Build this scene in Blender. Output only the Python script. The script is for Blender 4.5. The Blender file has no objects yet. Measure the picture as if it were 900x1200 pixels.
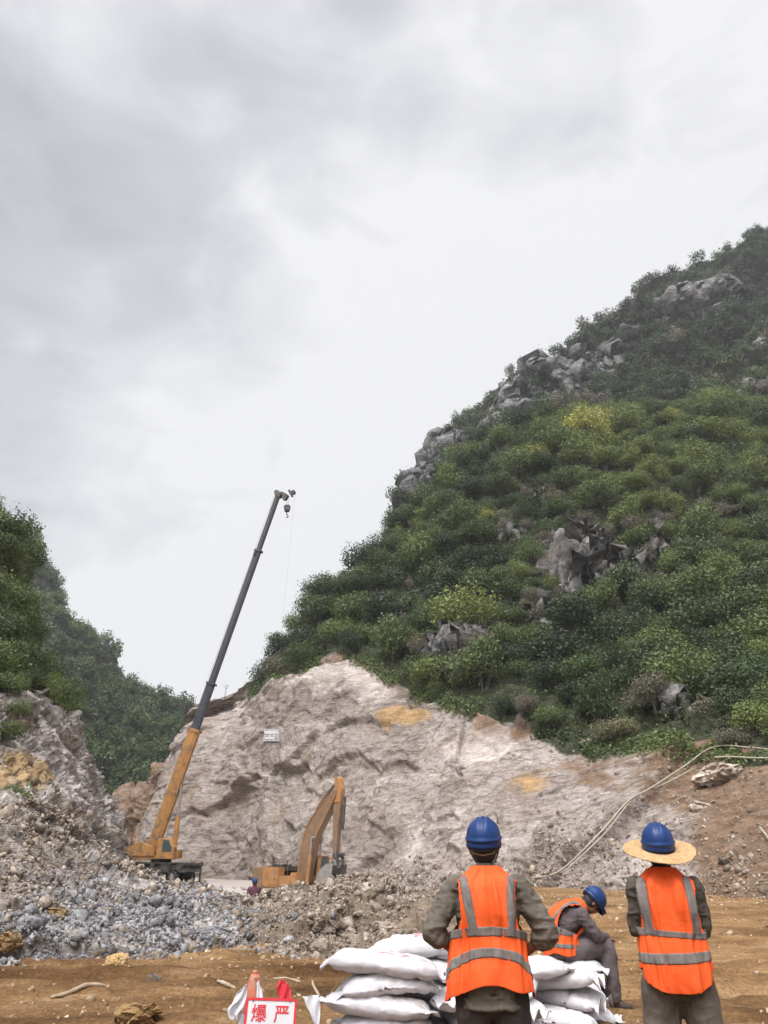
import bpy, bmesh, math, random
import numpy as np
from mathutils import Vector, Matrix, Quaternion

# ------------------------------------------------------------------ camera
SC = bpy.context.scene
COL = SC.collection
F_PX, PITCH, EYE = 867.0, math.radians(24.8), 1.6
cam_d = bpy.data.cameras.new('camera')
cam = bpy.data.objects.new('camera', cam_d); COL.objects.link(cam)
cam_d.sensor_fit = 'VERTICAL'; cam_d.sensor_height = 36.0
cam_d.lens = F_PX / 1200.0 * 36.0
cam_d.clip_start = 0.05; cam_d.clip_end = 5000
cam.location = (0, 0, EYE)
cam.rotation_euler = (math.radians(90) + PITCH, 0, 0)
SC.camera = cam

# ------------------------------------------------------------------ sky, sun, exposure
SUN_EL, SUN_AZ = math.radians(62), math.radians(205)     # azimuth clockwise from +Y
w = bpy.data.worlds.new('World'); SC.world = w; w.use_nodes = True
nt = w.node_tree; nt.nodes.clear()
def N(t, **k):
    n = nt.nodes.new(t)
    for a, b in k.items(): setattr(n, a, b)
    return n
L = nt.links.new
wo = N('ShaderNodeOutputWorld'); bg = N('ShaderNodeBackground'); bg.inputs['Strength'].default_value = 0.1
sky = N('ShaderNodeTexSky', sky_type='NISHITA', sun_disc=False, sun_elevation=SUN_EL, sun_rotation=SUN_AZ)
tc = N('ShaderNodeTexCoord')
mp = N('ShaderNodeMapping'); mp.inputs['Scale'].default_value = (1.0, 1.0, 1.7); mp.inputs['Rotation'].default_value = (0.15, 0.5, 0.2)
L(tc.outputs['Generated'], mp.inputs['Vector'])
n1 = N('ShaderNodeTexNoise'); n1.inputs['Scale'].default_value = 2.1; n1.inputs['Detail'].default_value = 7; n1.inputs['Roughness'].default_value = 0.46; n1.inputs['Distortion'].default_value = 0.35
L(mp.outputs[0], n1.inputs['Vector'])
n2 = N('ShaderNodeTexNoise'); n2.inputs['Scale'].default_value = 6.5; n2.inputs['Detail'].default_value = 6; n2.inputs['Roughness'].default_value = 0.5; n2.inputs['Distortion'].default_value = 0.6
L(mp.outputs[0], n2.inputs['Vector'])
# broad brightening of the cloud deck towards the thin patch low in the north
dot = N('ShaderNodeVectorMath', operation='DOT_PRODUCT'); L(tc.outputs['Generated'], dot.inputs[0])
bd = Vector((0.10, 0.86, 0.50)).normalized(); dot.inputs[1].default_value = bd
dr = N('ShaderNodeMapRange'); dr.inputs['From Min'].default_value = 0.66; dr.inputs['From Max'].default_value = 0.99
L(dot.outputs['Value'], dr.inputs['Value'])
m1 = N('ShaderNodeMath', operation='MULTIPLY_ADD'); L(n1.outputs[0], m1.inputs[0]); m1.inputs[1].default_value = 1.25; m1.inputs[2].default_value = -0.36
m2 = N('ShaderNodeMath', operation='MULTIPLY_ADD'); L(n2.outputs[0], m2.inputs[0]); m2.inputs[1].default_value = 0.55; L(m1.outputs[0], m2.inputs[2])
m3 = N('ShaderNodeMath', operation='MULTIPLY_ADD'); L(dr.outputs[0], m3.inputs[0]); m3.inputs[1].default_value = 0.50; L(m2.outputs[0], m3.inputs[2])
dl = N('ShaderNodeVectorMath', operation='DOT_PRODUCT'); L(tc.outputs['Generated'], dl.inputs[0]); dl.inputs[1].default_value = Vector((-0.42, 0.62, 0.66)).normalized()
dm = N('ShaderNodeMapRange', interpolation_type='SMOOTHSTEP'); dm.inputs['From Min'].default_value = 0.84; dm.inputs['From Max'].default_value = 1.0; dm.inputs['To Max'].default_value = -0.16
L(dl.outputs['Value'], dm.inputs['Value'])
m4 = N('ShaderNodeMath', operation='ADD'); L(m3.outputs[0], m4.inputs[0]); L(dm.outputs[0], m4.inputs[1])
cr = N('ShaderNodeValToRGB'); e = cr.color_ramp.elements
e[0].position = 0.36; e[0].color = (3.5, 3.57, 3.92, 1)
e[1].position = 0.88; e[1].color = (7.3, 7.3, 7.4, 1)
k = cr.color_ramp.elements.new(0.62); k.color = (4.95, 4.98, 5.3, 1)
L(m4.outputs[0], cr.inputs[0])
# the deck glows round the veiled sun, high up behind the camera
ds = N('ShaderNodeVectorMath', operation='DOT_PRODUCT'); L(tc.outputs['Generated'], ds.inputs[0])
ds.inputs[1].default_value = (math.sin(SUN_AZ) * math.cos(SUN_EL), math.cos(SUN_AZ) * math.cos(SUN_EL), math.sin(SUN_EL))
gr = N('ShaderNodeMapRange', interpolation_type='SMOOTHSTEP'); gr.inputs['From Min'].default_value = 0.74; gr.inputs['From Max'].default_value = 1.0
gr.inputs['To Min'].default_value = 1.0; gr.inputs['To Max'].default_value = 11.0
L(ds.outputs['Value'], gr.inputs['Value'])
gl = N('ShaderNodeVectorMath', operation='SCALE'); L(cr.outputs[0], gl.inputs[0]); L(gr.outputs[0], gl.inputs['Scale'])
mx = N('ShaderNodeMixRGB'); mx.inputs[0].default_value = 0.93
L(sky.outputs[0], mx.inputs[1]); L(gl.outputs[0], mx.inputs[2])
L(mx.outputs[0], bg.inputs['Color']); L(bg.outputs[0], wo.inputs[0])

sd = bpy.data.lights.new('sun', 'SUN'); sun = bpy.data.objects.new('sun', sd); COL.objects.link(sun)
sd.energy = 1.5; sd.angle = math.radians(14); sd.color = (1.0, 0.96, 0.9)
sv = Vector((math.sin(SUN_AZ) * math.cos(SUN_EL), math.cos(SUN_AZ) * math.cos(SUN_EL), math.sin(SUN_EL)))
sun.rotation_euler = sv.to_track_quat('Z', 'Y').to_euler()
SC.view_settings.view_transform = 'Standard'; SC.view_settings.look = 'None'
SC.view_settings.gamma = 1; SC.view_settings.use_curve_mapping = False
SC.view_settings.exposure = 0.38
SC.cycles.max_bounces = 5; SC.cycles.diffuse_bounces = 2; SC.cycles.glossy_bounces = 2
SC.cycles.transparent_max_bounces = 8; SC.cycles.volume_bounces = 0

# ------------------------------------------------------------------ helpers
CP, SP = math.cos(PITCH), math.sin(PITCH)
def P(px, py, Y):
    """point at distance Y (m, horizontal) in the direction of a photograph position"""
    u, v = px - 450.0, 600.0 - py
    d = F_PX * CP - v * SP
    return Vector((u * Y / d, Y, EYE + Y * (v * CP + F_PX * SP) / d))
def proj(p):
    p = np.asarray(p, float)
    x, y, z = p[..., 0], p[..., 1], p[..., 2] - EYE
    zc = y * CP + z * SP; yc = -y * SP + z * CP
    zc = np.maximum(zc, 1e-3)
    return 450 + F_PX * x / zc, 600 - F_PX * yc / zc

def tag(o, label=None, cat=None, group=None, kind=None):
    if label: o['label'] = label
    if cat: o['category'] = cat
    if group: o['group'] = group
    if kind: o['kind'] = kind
    return o
def empty(name, loc, label, cat, group=None, rz=0.0):
    o = bpy.data.objects.new(name, None); COL.objects.link(o)
    o.empty_display_size = 0.2; o.location = loc; o.rotation_euler = (0, 0, rz)
    return tag(o, label, cat, group)
def link(name, me, mats, parent=None, smooth=False):
    o = bpy.data.objects.new(name, me); COL.objects.link(o)
    if mats is not None:
        for m in (mats if isinstance(mats, (list, tuple)) else [mats]): me.materials.append(m)
    if parent: o.parent = parent
    if smooth: me.polygons.foreach_set('use_smooth', np.ones(len(me.polygons), bool))
    return o
def from_bm(name, bm, mats, parent=None, smooth=False):
    me = bpy.data.meshes.new(name); bm.normal_update(); bm.to_mesh(me); bm.free()
    return link(name, me, mats, parent, smooth)
def mesh_np(name, verts, faces, attrs=None, colors=None):
    verts = np.ascontiguousarray(verts, dtype=np.float32); faces = np.ascontiguousarray(faces, dtype=np.int32)
    me = bpy.data.meshes.new(name)
    nf, k = faces.shape
    me.vertices.add(len(verts)); me.vertices.foreach_set('co', verts.ravel())
    me.loops.add(nf * k); me.loops.foreach_set('vertex_index', faces.ravel())
    me.polygons.add(nf); me.polygons.foreach_set('loop_start', np.arange(nf, dtype=np.int32) * k)
    me.update(calc_edges=True)
    for n, a in (attrs or {}).items():
        at = me.attributes.new(n, 'FLOAT', 'POINT'); at.data.foreach_set('value', np.asarray(a, np.float32).ravel())
    return me

# ---- numpy noise
def _h(ix, iy, iz, s):
    n = (ix.astype(np.int64) * 374761393 + iy.astype(np.int64) * 668265263 + iz.astype(np.int64) * 2147483647 + s * 1274126177) & 0xFFFFFFFF
    n = ((n ^ (n >> 13)) * 1274126177) & 0xFFFFFFFF
    n = ((n ^ (n >> 15)) * 2246822519) & 0xFFFFFFFF
    n = n ^ (n >> 16)
    return n.astype(np.float64) / 4294967295.0
def vnoise(p, seed=0):
    i = np.floor(p).astype(np.int64); f = p - i; f = f * f * f * (f * (f * 6 - 15) + 10)
    r = 0
    for dx in (0, 1):
        wx = f[..., 0] if dx else 1 - f[..., 0]
        for dy in (0, 1):
            wy = f[..., 1] if dy else 1 - f[..., 1]
            for dz in (0, 1):
                wz = f[..., 2] if dz else 1 - f[..., 2]
                r = r + wx * wy * wz * _h(i[..., 0] + dx, i[..., 1] + dy, i[..., 2] + dz, seed)
    return r * 2 - 1
def fbm(p, oct=4, seed=0, gain=0.5):
    a, s, r = 1.0, 1.0, 0
    for k in range(oct):
        r = r + a * vnoise(p * s + k * 17.3, seed + k); a *= gain; s *= 2.03
    return r
def facets(p, seed=0, tilt=0.6):
    """angular broken-rock relief: each cell of a random lattice is one tilted plane"""
    i = np.floor(p).astype(np.int64)
    best = np.full(p.shape[:-1], 1e9); sec = best.copy(); hv = np.zeros_like(best)
    for dx in (-1, 0, 1):
        for dy in (-1, 0, 1):
            for dz in (-1, 0, 1):
                c = (i[..., 0] + dx, i[..., 1] + dy, i[..., 2] + dz)
                o = [_h(*c, seed + k) for k in range(3)]
                q = [p[..., k] - c[k] - o[k] for k in range(3)]
                d = q[0] ** 2 + q[1] ** 2 + q[2] ** 2
                g = [_h(*c, seed + 10 + k) - 0.5 for k in range(4)]
                val = g[3] + tilt * 2 * (g[0] * q[0] + g[1] * q[1] + g[2] * q[2])
                m = d < best
                sec = np.where(m, best, np.minimum(sec, d))
                hv = np.where(m, val, hv); best = np.where(m, d, best)
    return hv, np.sqrt(sec) - np.sqrt(best)
def sstep(x, a, b):
    t = np.clip((x - a) / (b - a), 0, 1); return t * t * (3 - 2 * t)

def cr_weights(n, m):
    """Catmull-Rom weights: n controls evaluated at parameters m"""
    W = np.zeros((len(m), n))
    for r, t in enumerate(m):
        k = min(int(t), n - 2); f = t - k
        b = [-.5 * f + f * f - .5 * f ** 3, 1 - 2.5 * f * f + 1.5 * f ** 3, .5 * f + 2 * f * f - 1.5 * f ** 3, -.5 * f * f + .5 * f ** 3]
        for j, wv in enumerate(b): W[r, min(max(k - 1 + j, 0), n - 1)] += wv
    return W
def seg_params(counts):
    out = []
    for k, c in enumerate(counts): out += list(k + np.arange(c) / c)
    return np.array(out + [len(counts)])
def sheet(ctrl, rows, cols):
    C = np.array([[tuple(p) for p in row] for row in ctrl], float)      # [col][row][3]
    Wc = cr_weights(C.shape[0], seg_params(cols)); Wr = cr_weights(C.shape[1], seg_params(rows))
    return np.einsum('ai,ijk,bj->abk', Wc, C, Wr)
def normals(G):
    a = np.gradient(G, axis=0); b = np.gradient(G, axis=1)
    n = np.cross(a, b); n /= np.linalg.norm(n, axis=-1, keepdims=True) + 1e-9
    return n
def grid_faces(a, b, flip=False):
    i = np.arange(a - 1)[:, None] * b + np.arange(b - 1)[None, :]
    f = np.stack([i, i + b, i + b + 1, i + 1], -1).reshape(-1, 4)
    return f[:, ::-1] if flip else f

# ---- materials
def pm(name, cols, scale=4.0, rough=0.7, detail=6, bump=0.0, bscale=None, metal=0.0, lo=0.3, hi=0.7, dirt=None, sheen=0, vec='Object', spec=0.5):
    m = bpy.data.materials.new(name); m.use_nodes = True
    t = m.node_tree; b = t.nodes['Principled BSDF']; l = t.links.new
    c = t.nodes.new('ShaderNodeTexCoord')
    n = t.nodes.new('ShaderNodeTexNoise'); n.inputs['Scale'].default_value = scale; n.inputs['Detail'].default_value = detail; n.inputs['Roughness'].default_value = .62
    l(c.outputs[vec], n.inputs['Vector'])
    r = t.nodes.new('ShaderNodeValToRGB'); e = r.color_ramp.elements
    e[0].position = lo; e[0].color = (*cols[0], 1); e[1].position = hi; e[1].color = (*cols[-1], 1)
    for k in range(1, len(cols) - 1):
        x = e.new(lo + (hi - lo) * k / (len(cols) - 1)); x.color = (*cols[k], 1)
    l(n.outputs[0], r.inputs[0]); out = r.outputs[0]
    if dirt:
        n3 = t.nodes.new('ShaderNodeTexNoise'); n3.inputs['Scale'].default_value = dirt[1]; n3.inputs['Detail'].default_value = 8; n3.inputs['Roughness'].default_value = .7
        l(c.outputs[vec], n3.inputs['Vector'])
        mr = t.nodes.new('ShaderNodeMapRange'); mr.inputs['From Min'].default_value = dirt[2]; mr.inputs['From Max'].default_value = dirt[2] + .16
        l(n3.outputs[0], mr.inputs['Value'])
        mm = t.nodes.new('ShaderNodeMixRGB'); mm.inputs[2].default_value = (*dirt[0], 1)
        l(mr.outputs[0], mm.inputs[0]); l(out, mm.inputs[1]); out = mm.outputs[0]
    l(out, b.inputs['Base Color'])
    b.inputs['Roughness'].default_value = rough; b.inputs['Metallic'].default_value = metal
    b.inputs['Specular IOR Level'].default_value = spec
    if sheen: b.inputs['Sheen Weight'].default_value = sheen
    if bump:
        n4 = t.nodes.new('ShaderNodeTexNoise'); n4.inputs['Scale'].default_value = bscale or scale * 4; n4.inputs['Detail'].default_value = 5
        l(c.outputs[vec], n4.inputs['Vector'])
        bn = t.nodes.new('ShaderNodeBump'); bn.inputs['Strength'].default_value = 1; bn.inputs['Distance'].default_value = bump
        l(n4.outputs[0], bn.inputs['Height']); l(bn.outputs[0], b.inputs['Normal'])
    return m

def rock_material(name, tones, soil, ochre, vegsoil, bumpd=0.13, scl=1.0):
    m = bpy.data.materials.new(name); m.use_nodes = True
    t = m.node_tree; b = t.nodes['Principled BSDF']; l = t.links.new
    c = t.nodes.new('ShaderNodeTexCoord')
    def noise(s, d=8, r=.62, v=None, dist=0):
        n = t.nodes.new('ShaderNodeTexNoise'); n.inputs['Scale'].default_value = s * scl; n.inputs['Detail'].default_value = d
        n.inputs['Roughness'].default_value = r; n.inputs['Distortion'].default_value = dist
        l(v if v is not None else c.outputs['Object'], n.inputs['Vector']); return n.outputs[0]
    def ramp(src, stops):
        r = t.nodes.new('ShaderNodeValToRGB'); e = r.color_ramp.elements
        e[0].position, e[0].color = stops[0][0], (*stops[0][1], 1); e[1].position, e[1].color = stops[-1][0], (*stops[-1][1], 1)
        for p_, c_ in stops[1:-1]: x = e.new(p_); x.color = (*c_, 1)
        l(src, r.inputs[0]); return r.outputs[0]
    def mix(f, a, b_, mode='MIX'):
        n = t.nodes.new('ShaderNodeMixRGB'); n.blend_type = mode
        if isinstance(f, float): n.inputs[0].default_value = f
        else: l(f, n.inputs[0])
        l(a, n.inputs[1])
        if isinstance(b_, tuple): n.inputs[2].default_value = (*b_, 1)
        else: l(b_, n.inputs[2])
        return n.outputs[0]
    def attr(n_):
        a = t.nodes.new('ShaderNodeAttribute'); a.attribute_name = n_; return a.outputs['Fac']
    def math_(op, a, b_=None, clamp=False):
        n = t.nodes.new('ShaderNodeMath'); n.operation = op; n.use_clamp = clamp
        for k, v in enumerate((a, b_)):
            if v is None: continue
            if isinstance(v, (int, float)): n.inputs[k].default_value = v
            else: l(v, n.inputs[k])
        return n.outputs[0]
    mpn = t.nodes.new('ShaderNodeMapping'); mpn.inputs['Rotation'].default_value = (0.3, 0.9, 0.2); mpn.inputs['Scale'].default_value = (0.35, 1.0, 1.6)
    l(c.outputs['Object'], mpn.inputs['Vector'])
    base = ramp(noise(.085, 10, .74, dist=1.4), [(.3, tones[0]), (.45, tones[1]), (.56, tones[2]), (.72, tones[3])])
    streak = ramp(noise(.9, 8, .72, mpn.outputs[0], 1.2), [(.36, (.30, .27, .25)), (.46, (.85, .83, .81)), (.52, (1, 1, 1)), (.62, (1.0, 1.0, 1.0)), (.72, (1.35, 1.33, 1.30))])
    col = mix(.9, base, streak, 'MULTIPLY')
    fine = ramp(noise(4.5, 7, .75), [(.30, (.42, .40, .39)), (.5, (1, 1, 1)), (.72, (1.4, 1.4, 1.4))])
    col = mix(.8, col, fine, 'MULTIPLY')
    vo = t.nodes.new('ShaderNodeTexVoronoi'); vo.feature = 'DISTANCE_TO_EDGE'; vo.inputs['Scale'].default_value = .55 * scl
    wrp = t.nodes.new('ShaderNodeVectorMath'); wrp.operation = 'ADD'
    nn = t.nodes.new('ShaderNodeTexNoise'); nn.inputs['Scale'].default_value = .9 * scl; nn.inputs['Detail'].default_value = 5
    l(mpn.outputs[0], nn.inputs['Vector']); l(nn.outputs['Color'], wrp.inputs[0]); l(mpn.outputs[0], wrp.inputs[1])
    l(wrp.outputs[0], vo.inputs['Vector'])
    crk = ramp(vo.outputs['Distance'], [(0.0, (.35, .31, .28)), (.035, (1, 1, 1))])
    col = mix(.12, col, crk, 'MULTIPLY')
    mj = t.nodes.new('ShaderNodeMapping'); mj.inputs['Rotation'].default_value = (0.2, -0.55, 0.1); mj.inputs['Scale'].default_value = (0.10, 0.3, 0.55); l(c.outputs['Object'], mj.inputs['Vector'])
    wj = t.nodes.new('ShaderNodeVectorMath'); wj.operation = 'ADD'; nj = t.nodes.new('ShaderNodeTexNoise'); nj.inputs['Scale'].default_value = .35 * scl; nj.inputs['Detail'].default_value = 7; l(c.outputs['Object'], nj.inputs['Vector'])
    sj = t.nodes.new('ShaderNodeVectorMath'); sj.operation = 'SCALE'; sj.inputs['Scale'].default_value = .9; l(nj.outputs['Color'], sj.inputs[0]); l(mj.outputs[0], wj.inputs[0]); l(sj.outputs[0], wj.inputs[1])
    vj = t.nodes.new('ShaderNodeTexVoronoi'); vj.feature = 'DISTANCE_TO_EDGE'; vj.inputs['Scale'].default_value = 1.0 * scl; l(wj.outputs[0], vj.inputs['Vector'])
    col = mix(.5, col, ramp(vj.outputs['Distance'], [(0.0, (.28, .23, .19)), (.018, (.75, .70, .66)), (.05, (1, 1, 1))]), 'MULTIPLY')
    # stains: ochre, bare soil, humus under the shrubs
    e1 = math_('MULTIPLY_ADD', noise(.5, 6, .65), 1.2); 
    t.nodes[-1].inputs[2].default_value = -0.6
    def mask(a): 
        s = math_('ADD', attr(a), e1)
        n = t.nodes.new('ShaderNodeMapRange'); n.inputs['From Min'].default_value = .38; n.inputs['From Max'].default_value = .62; l(s, n.inputs['Value']); return n.outputs[0]
    oc = ramp(noise(.8, 7, .7), [(.35, tuple(x * .6 for x in ochre)), (.55, ochre), (.75, tuple(min(1, x * 1.35) for x in ochre))])
    so = ramp(noise(1.6, 8, .75), [(.33, tuple(x * .5 for x in soil)), (.52, soil), (.72, tuple(min(1, x * 1.6) for x in soil))])
    vs = ramp(noise(1.1, 8, .75), [(.35, tuple(x * .5 for x in vegsoil)), (.5, vegsoil), (.75, tuple(x * 1.6 for x in vegsoil))])
    if name == 'quarried_limestone': col = mix(mask('pale'), col, mix(.45, col, ramp(noise(.25, 8, .7), [(.35, (.50, .41, .34)), (.6, (.76, .68, .61))])))
    if name == 'quarried_limestone': col = mix(mask('weath'), col, ramp(noise(.35, 9, .75), [(.32, (.035, .035, .033)), (.46, (.10, .098, .092)), (.58, (.20, .19, .18)), (.72, (.48, .455, .42))]))
    if name == 'quarried_limestone': col = mix(ramp(noise(.16, 9, .72, dist=.6), [(.52, (0, 0, 0)), (.64, (.6, .6, .6))]), col, ramp(noise(.7, 8, .7), [(.35, (.14, .095, .065)), (.65, (.33, .25, .18))]))
    col = mix(mask('ochre'), col, oc); col = mix(mask('soil'), col, so); col = mix(mask('veg'), col, vs)
    l(col, b.inputs['Base Color'])
    b.inputs['Roughness'].default_value = .92; b.inputs['Specular IOR Level'].default_value = .2
    vb = t.nodes.new('ShaderNodeTexVoronoi'); vb.inputs['Scale'].default_value = 1.5 * scl; vb.inputs['Randomness'].default_value = 1
    l(wrp.outputs[0], vb.inputs['Vector'])
    vc = t.nodes.new('ShaderNodeTexVoronoi'); vc.inputs['Scale'].default_value = 4.2 * scl; l(wrp.outputs[0], vc.inputs['Vector'])
    vcol = ramp(vc.outputs['Color'], [(.15, (.72, .71, .70)), (.85, (1.25, 1.25, 1.25))]); col2 = mix(.55, col, vcol, 'MULTIPLY'); l(col2, b.inputs['Base Color'])
    h = math_('ADD', math_('MULTIPLY', noise(1.1, 9, .75, mpn.outputs[0], .3), .7), math_('ADD', math_('MULTIPLY', vb.outputs['Distance'], .55), math_('ADD', math_('MULTIPLY', vc.outputs['Distance'], .28), math_('MULTIPLY', noise(9, 6, .75), .25))))
    bn = t.nodes.new('ShaderNodeBump'); bn.inputs['Strength'].default_value = .9; bn.inputs['Distance'].default_value = bumpd
    l(h, bn.inputs['Height']); l(bn.outputs[0], b.inputs['Normal'])
    return m
ROCK = rock_material('quarried_limestone', [(.17, .138, .115), (.285, .24, .208), (.36, .312, .275), (.54, .485, .435)], (.19, .125, .08), (.38, .245, .12), (.045, .050, .026))
CRAG = rock_material('weathered_karst', [(.09, .088, .085), (.17, .165, .16), (.28, .275, .27), (.5, .49, .48)], (.12, .09, .06), (.3, .22, .14), (.028, .032, .018), .6, .4)
BANK = rock_material('bank_rock', [(.20, .175, .155), (.33, .29, .26), (.46, .42, .39), (.62, .57, .54)], (.23, .175, .125), (.36, .245, .13), (.05, .045, .025), .12, 1.6)

# ------------------------------------------------------------------ terrain
rng = np.random.default_rng(7); random.seed(7)

def pit(x, y):
    a = sstep(y, 26, 36) * (1 - sstep(x, -4 + (y - 30) * .12, 6 + (y - 30) * .12))
    return -1.35 * a * (1 - .45 * sstep(y, 50, 80))
def ground_z(x, y):
    x = np.asarray(x, float); y = np.asarray(y, float)
    p = np.stack([x, y, np.zeros_like(x)], -1)
    near = 1 - sstep(np.hypot(x, y), 30, 60)
    z = pit(x, y) + .03 * fbm(p * np.array([.22, .6, 1]), 3, 3) * sstep(y, 5, 12) + near * (.028 * fbm(p * np.array([1.3, 2.0, 1]), 4, 5) + .022 * fbm(p * 4.5, 4, 8))
    # wheel ruts that run across the picture, curving a little
    for y0, dep, wd, sl in ((9.1, .05, .22, .03), (10.9, .08, .30, .02), (12.4, .10, .32, .03), (13.4, .06, .2, -.02), (17.2, .05, .4, .05), (21.0, .06, .5, .05), (26.0, .06, .6, .04)):
        yc = y0 + sl * x + .22 * vnoise(np.stack([x * .35, x * 0 + y0, x * 0], -1), 4)
        d = (y - yc) / wd
        z = z - dep * np.exp(-d * d) * near * (.6 + .4 * vnoise(np.stack([x * .8, x * 0 + y0, x * 0], -1), 6)) + dep * .55 * np.exp(-((np.abs(d) - 1.5) ** 2) * 3) * near
    return z
def axis(lo, hi, c, k, n):
    t = np.linspace(-1, 1, n); s = np.sinh(t * k) / np.sinh(k)
    return np.where(s < 0, c + (c - lo) * s, c + (hi - c) * s)
gx = axis(-420, 420, 0, 6.4, 820); gy = axis(-160, 620, 10.5, 6.2, 900)
GX, GY = np.meshgrid(gx, gy, indexing='ij')
GZ = ground_z(GX, GY)
dirt = bpy.data.materials.new('ochre_dirt'); dirt.use_nodes = True
def dirt_nodes(m):
    t = m.node_tree; b = t.nodes['Principled BSDF']; l = t.links.new
    c = t.nodes.new('ShaderNodeTexCoord')
    mpn = t.nodes.new('ShaderNodeMapping'); mpn.inputs['Scale'].default_value = (.7, 1.4, 1); l(c.outputs['Object'], mpn.inputs['Vector'])
    def noise(s, d, r, v):
        n = t.nodes.new('ShaderNodeTexNoise'); n.inputs['Scale'].default_value = s; n.inputs['Detail'].default_value = d; n.inputs['Roughness'].default_value = r; l(v, n.inputs['Vector']); return n.outputs[0]
    a = t.nodes.new('ShaderNodeValToRGB'); e = a.color_ramp.elements
    e[0].position = .3; e[0].color = (.075, .040, .018, 1); e[1].position = .74; e[1].color = (.44, .315, .195, 1)
    x = e.new(.44); x.color = (.185, .103, .044, 1); x = e.new(.58); x.color = (.31, .188, .088, 1)
    l(noise(.55, 10, .7, mpn.outputs[0]), a.inputs[0])
    f = t.nodes.new('ShaderNodeValToRGB'); e = f.color_ramp.elements
    e[0].position = .36; e[0].color = (.42, .39, .36, 1); e[1].position = .66; e[1].color = (1.7, 1.7, 1.7, 1); x = e.new(.5); x.color = (1, 1, 1, 1)
    l(noise(19, 9, .8, c.outputs['Object']), f.inputs[0])
    mm = t.nodes.new('ShaderNodeMixRGB'); mm.blend_type = 'MULTIPLY'; mm.inputs[0].default_value = .8
    l(a.outputs[0], mm.inputs[1]); l(f.outputs[0], mm.inputs[2])
    # pale limestone dust over the pit floor
    at = t.nodes.new('ShaderNodeAttribute'); at.attribute_name = 'dust'
    m2_ = t.nodes.new('ShaderNodeMixRGB'); m2_.inputs[2].default_value = (.46, .42, .385, 1)
    l(at.outputs['Fac'], m2_.inputs[0]); l(mm.outputs[0], m2_.inputs[1])
    ad = t.nodes.new('ShaderNodeAttribute'); ad.attribute_name = 'dark_dirt'  # darker dirt: a band across the left and the left foreground
    m3_ = t.nodes.new('ShaderNodeMixRGB'); m3_.blend_type = 'MULTIPLY'; m3_.inputs[2].default_value = (.36, .30, .25, 1); l(ad.outputs['Fac'], m3_.inputs[0]); l(m2_.outputs[0], m3_.inputs[1])
    l(m3_.outputs[0], b.inputs['Base Color']); b.inputs['Roughness'].default_value = .95; b.inputs['Specular IOR Level'].default_value = .15
    bn = t.nodes.new('ShaderNodeBump'); bn.inputs['Strength'].default_value = 1; bn.inputs['Distance'].default_value = .035
    l(noise(7, 10, .8, mpn.outputs[0]), bn.inputs['Height']); l(bn.outputs[0], b.inputs['Normal'])
dirt_nodes(dirt)
gme = mesh_np('ground', np.stack([GX, GY, GZ], -1).reshape(-1, 3), grid_faces(len(gx), len(gy)),
              {'dust': np.clip(-pit(GX, GY) / 1.0, 0, 1) + sstep(GY, 80, 120), 'dark_dirt': np.clip((1 - sstep(GX, -1, 5)) * (.55 * np.exp(-((GY - 13.0 - .05 * GX) / .9) ** 2) + .3 * (GY < 13)) * (1 + .8 * vnoise(np.stack([GX * .4, GY * 1.6, GX * 0], -1), 14)), 0, 1)})
tag(link('ground', gme, dirt, smooth=True), kind='structure')

def rocky(G, amp, mask, seed, cells=((5.0, .9), (1.9, .42), (.7, .2)), soft=0.6, both=None):
    n = normals(G)
    p = G + .5 * fbm(G * .3, 2, seed)[..., None]
    aniso = np.array([.8, .8, 1.25])
    d = soft * fbm(G * .09, 4, seed + 1)
    for k, (c, a) in enumerate(cells):
        h, ed = facets(p * aniso / c, seed + 31 * k)
        d = d + a * h * amp
    for _ in range(2 if seed == 11 else 0):
        e = np.pad(d, 1, mode='edge'); d = (e[1:-1, 1:-1] * 2 + e[:-2, 1:-1] + e[2:, 1:-1] + e[1:-1, :-2] + e[1:-1, 2:]) / 6
    return G + n * (d * mask)[..., None], n

# --- right hill: blasted cliff at the foot, wooded slope above it
def B(px, py, Y): return P(px, py, Y)
def back(p, dy=60, k=.7): return Vector((p.x * 1.25 + 4, p.y + dy, p.z * (1 - k)))
cols = [
 [(165,1012,96),(180,955,98),(197,910,101),(215,868,104),(221,858,106),(226,850,109),(230,843,112)],
 [(255,1034,84),(262,960,88),(270,890,92),(275,832,97),(277,824,100),(279,816,103),(282,806,108)],
 [(330,1044,72),(333,950,77),(336,865,83),(338,795,90),(338,785,93),(338,775,97),(340,764,104)],
 [(385,1049,64),(385,950,70),(390,850,77),(395,765,86),(393,750,90),(390,730,96),(395,700,106)],
 [(455,1052,58),(455,960,63),(460,870,70),(465,798,78),(458,752,86),(458,702,97),(464,642,115)],
 [(530,1052,52),(530,965,57),(530,890,63),(530,825,70),(525,745,80),(514,670,96),(514,582,122)],
 [(610,1044,47),(610,975,51),(610,910,57),(610,850,64),(605,750,76),(595,638,95),(585,518,128)],
 [(700,1042,42),(700,985,46),(700,930,51),(700,880,57),(700,775,71),(690,640,92),(680,494,132)],
 [(800,1046,37),(800,990,40),(800,935,45),(800,880,51),(800,775,66),(800,640,88),(800,487,134)],
 [(900,1053,33),(900,1000,36),(900,945,40),(900,885,45),(900,775,61),(900,640,85),(900,479,136)],
 [(1020,1064,30),(1020,1005,32),(1020,950,36),(1020,885,41),(1020,775,56),(1020,635,80),(1020,470,136)],
 [(1250,1085,26),(1250,1020,29),(1250,950,33),(1250,885,38),(1250,775,52),(1250,630,76),(1250,460,136)],
]
def left_wrap(c, dx, dy): return [P(*q) + Vector((dx, dy + 6 * i, 0)) for i, q in enumerate(c)]
ctrl = [[P(*q) for q in c] for c in cols]
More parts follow.
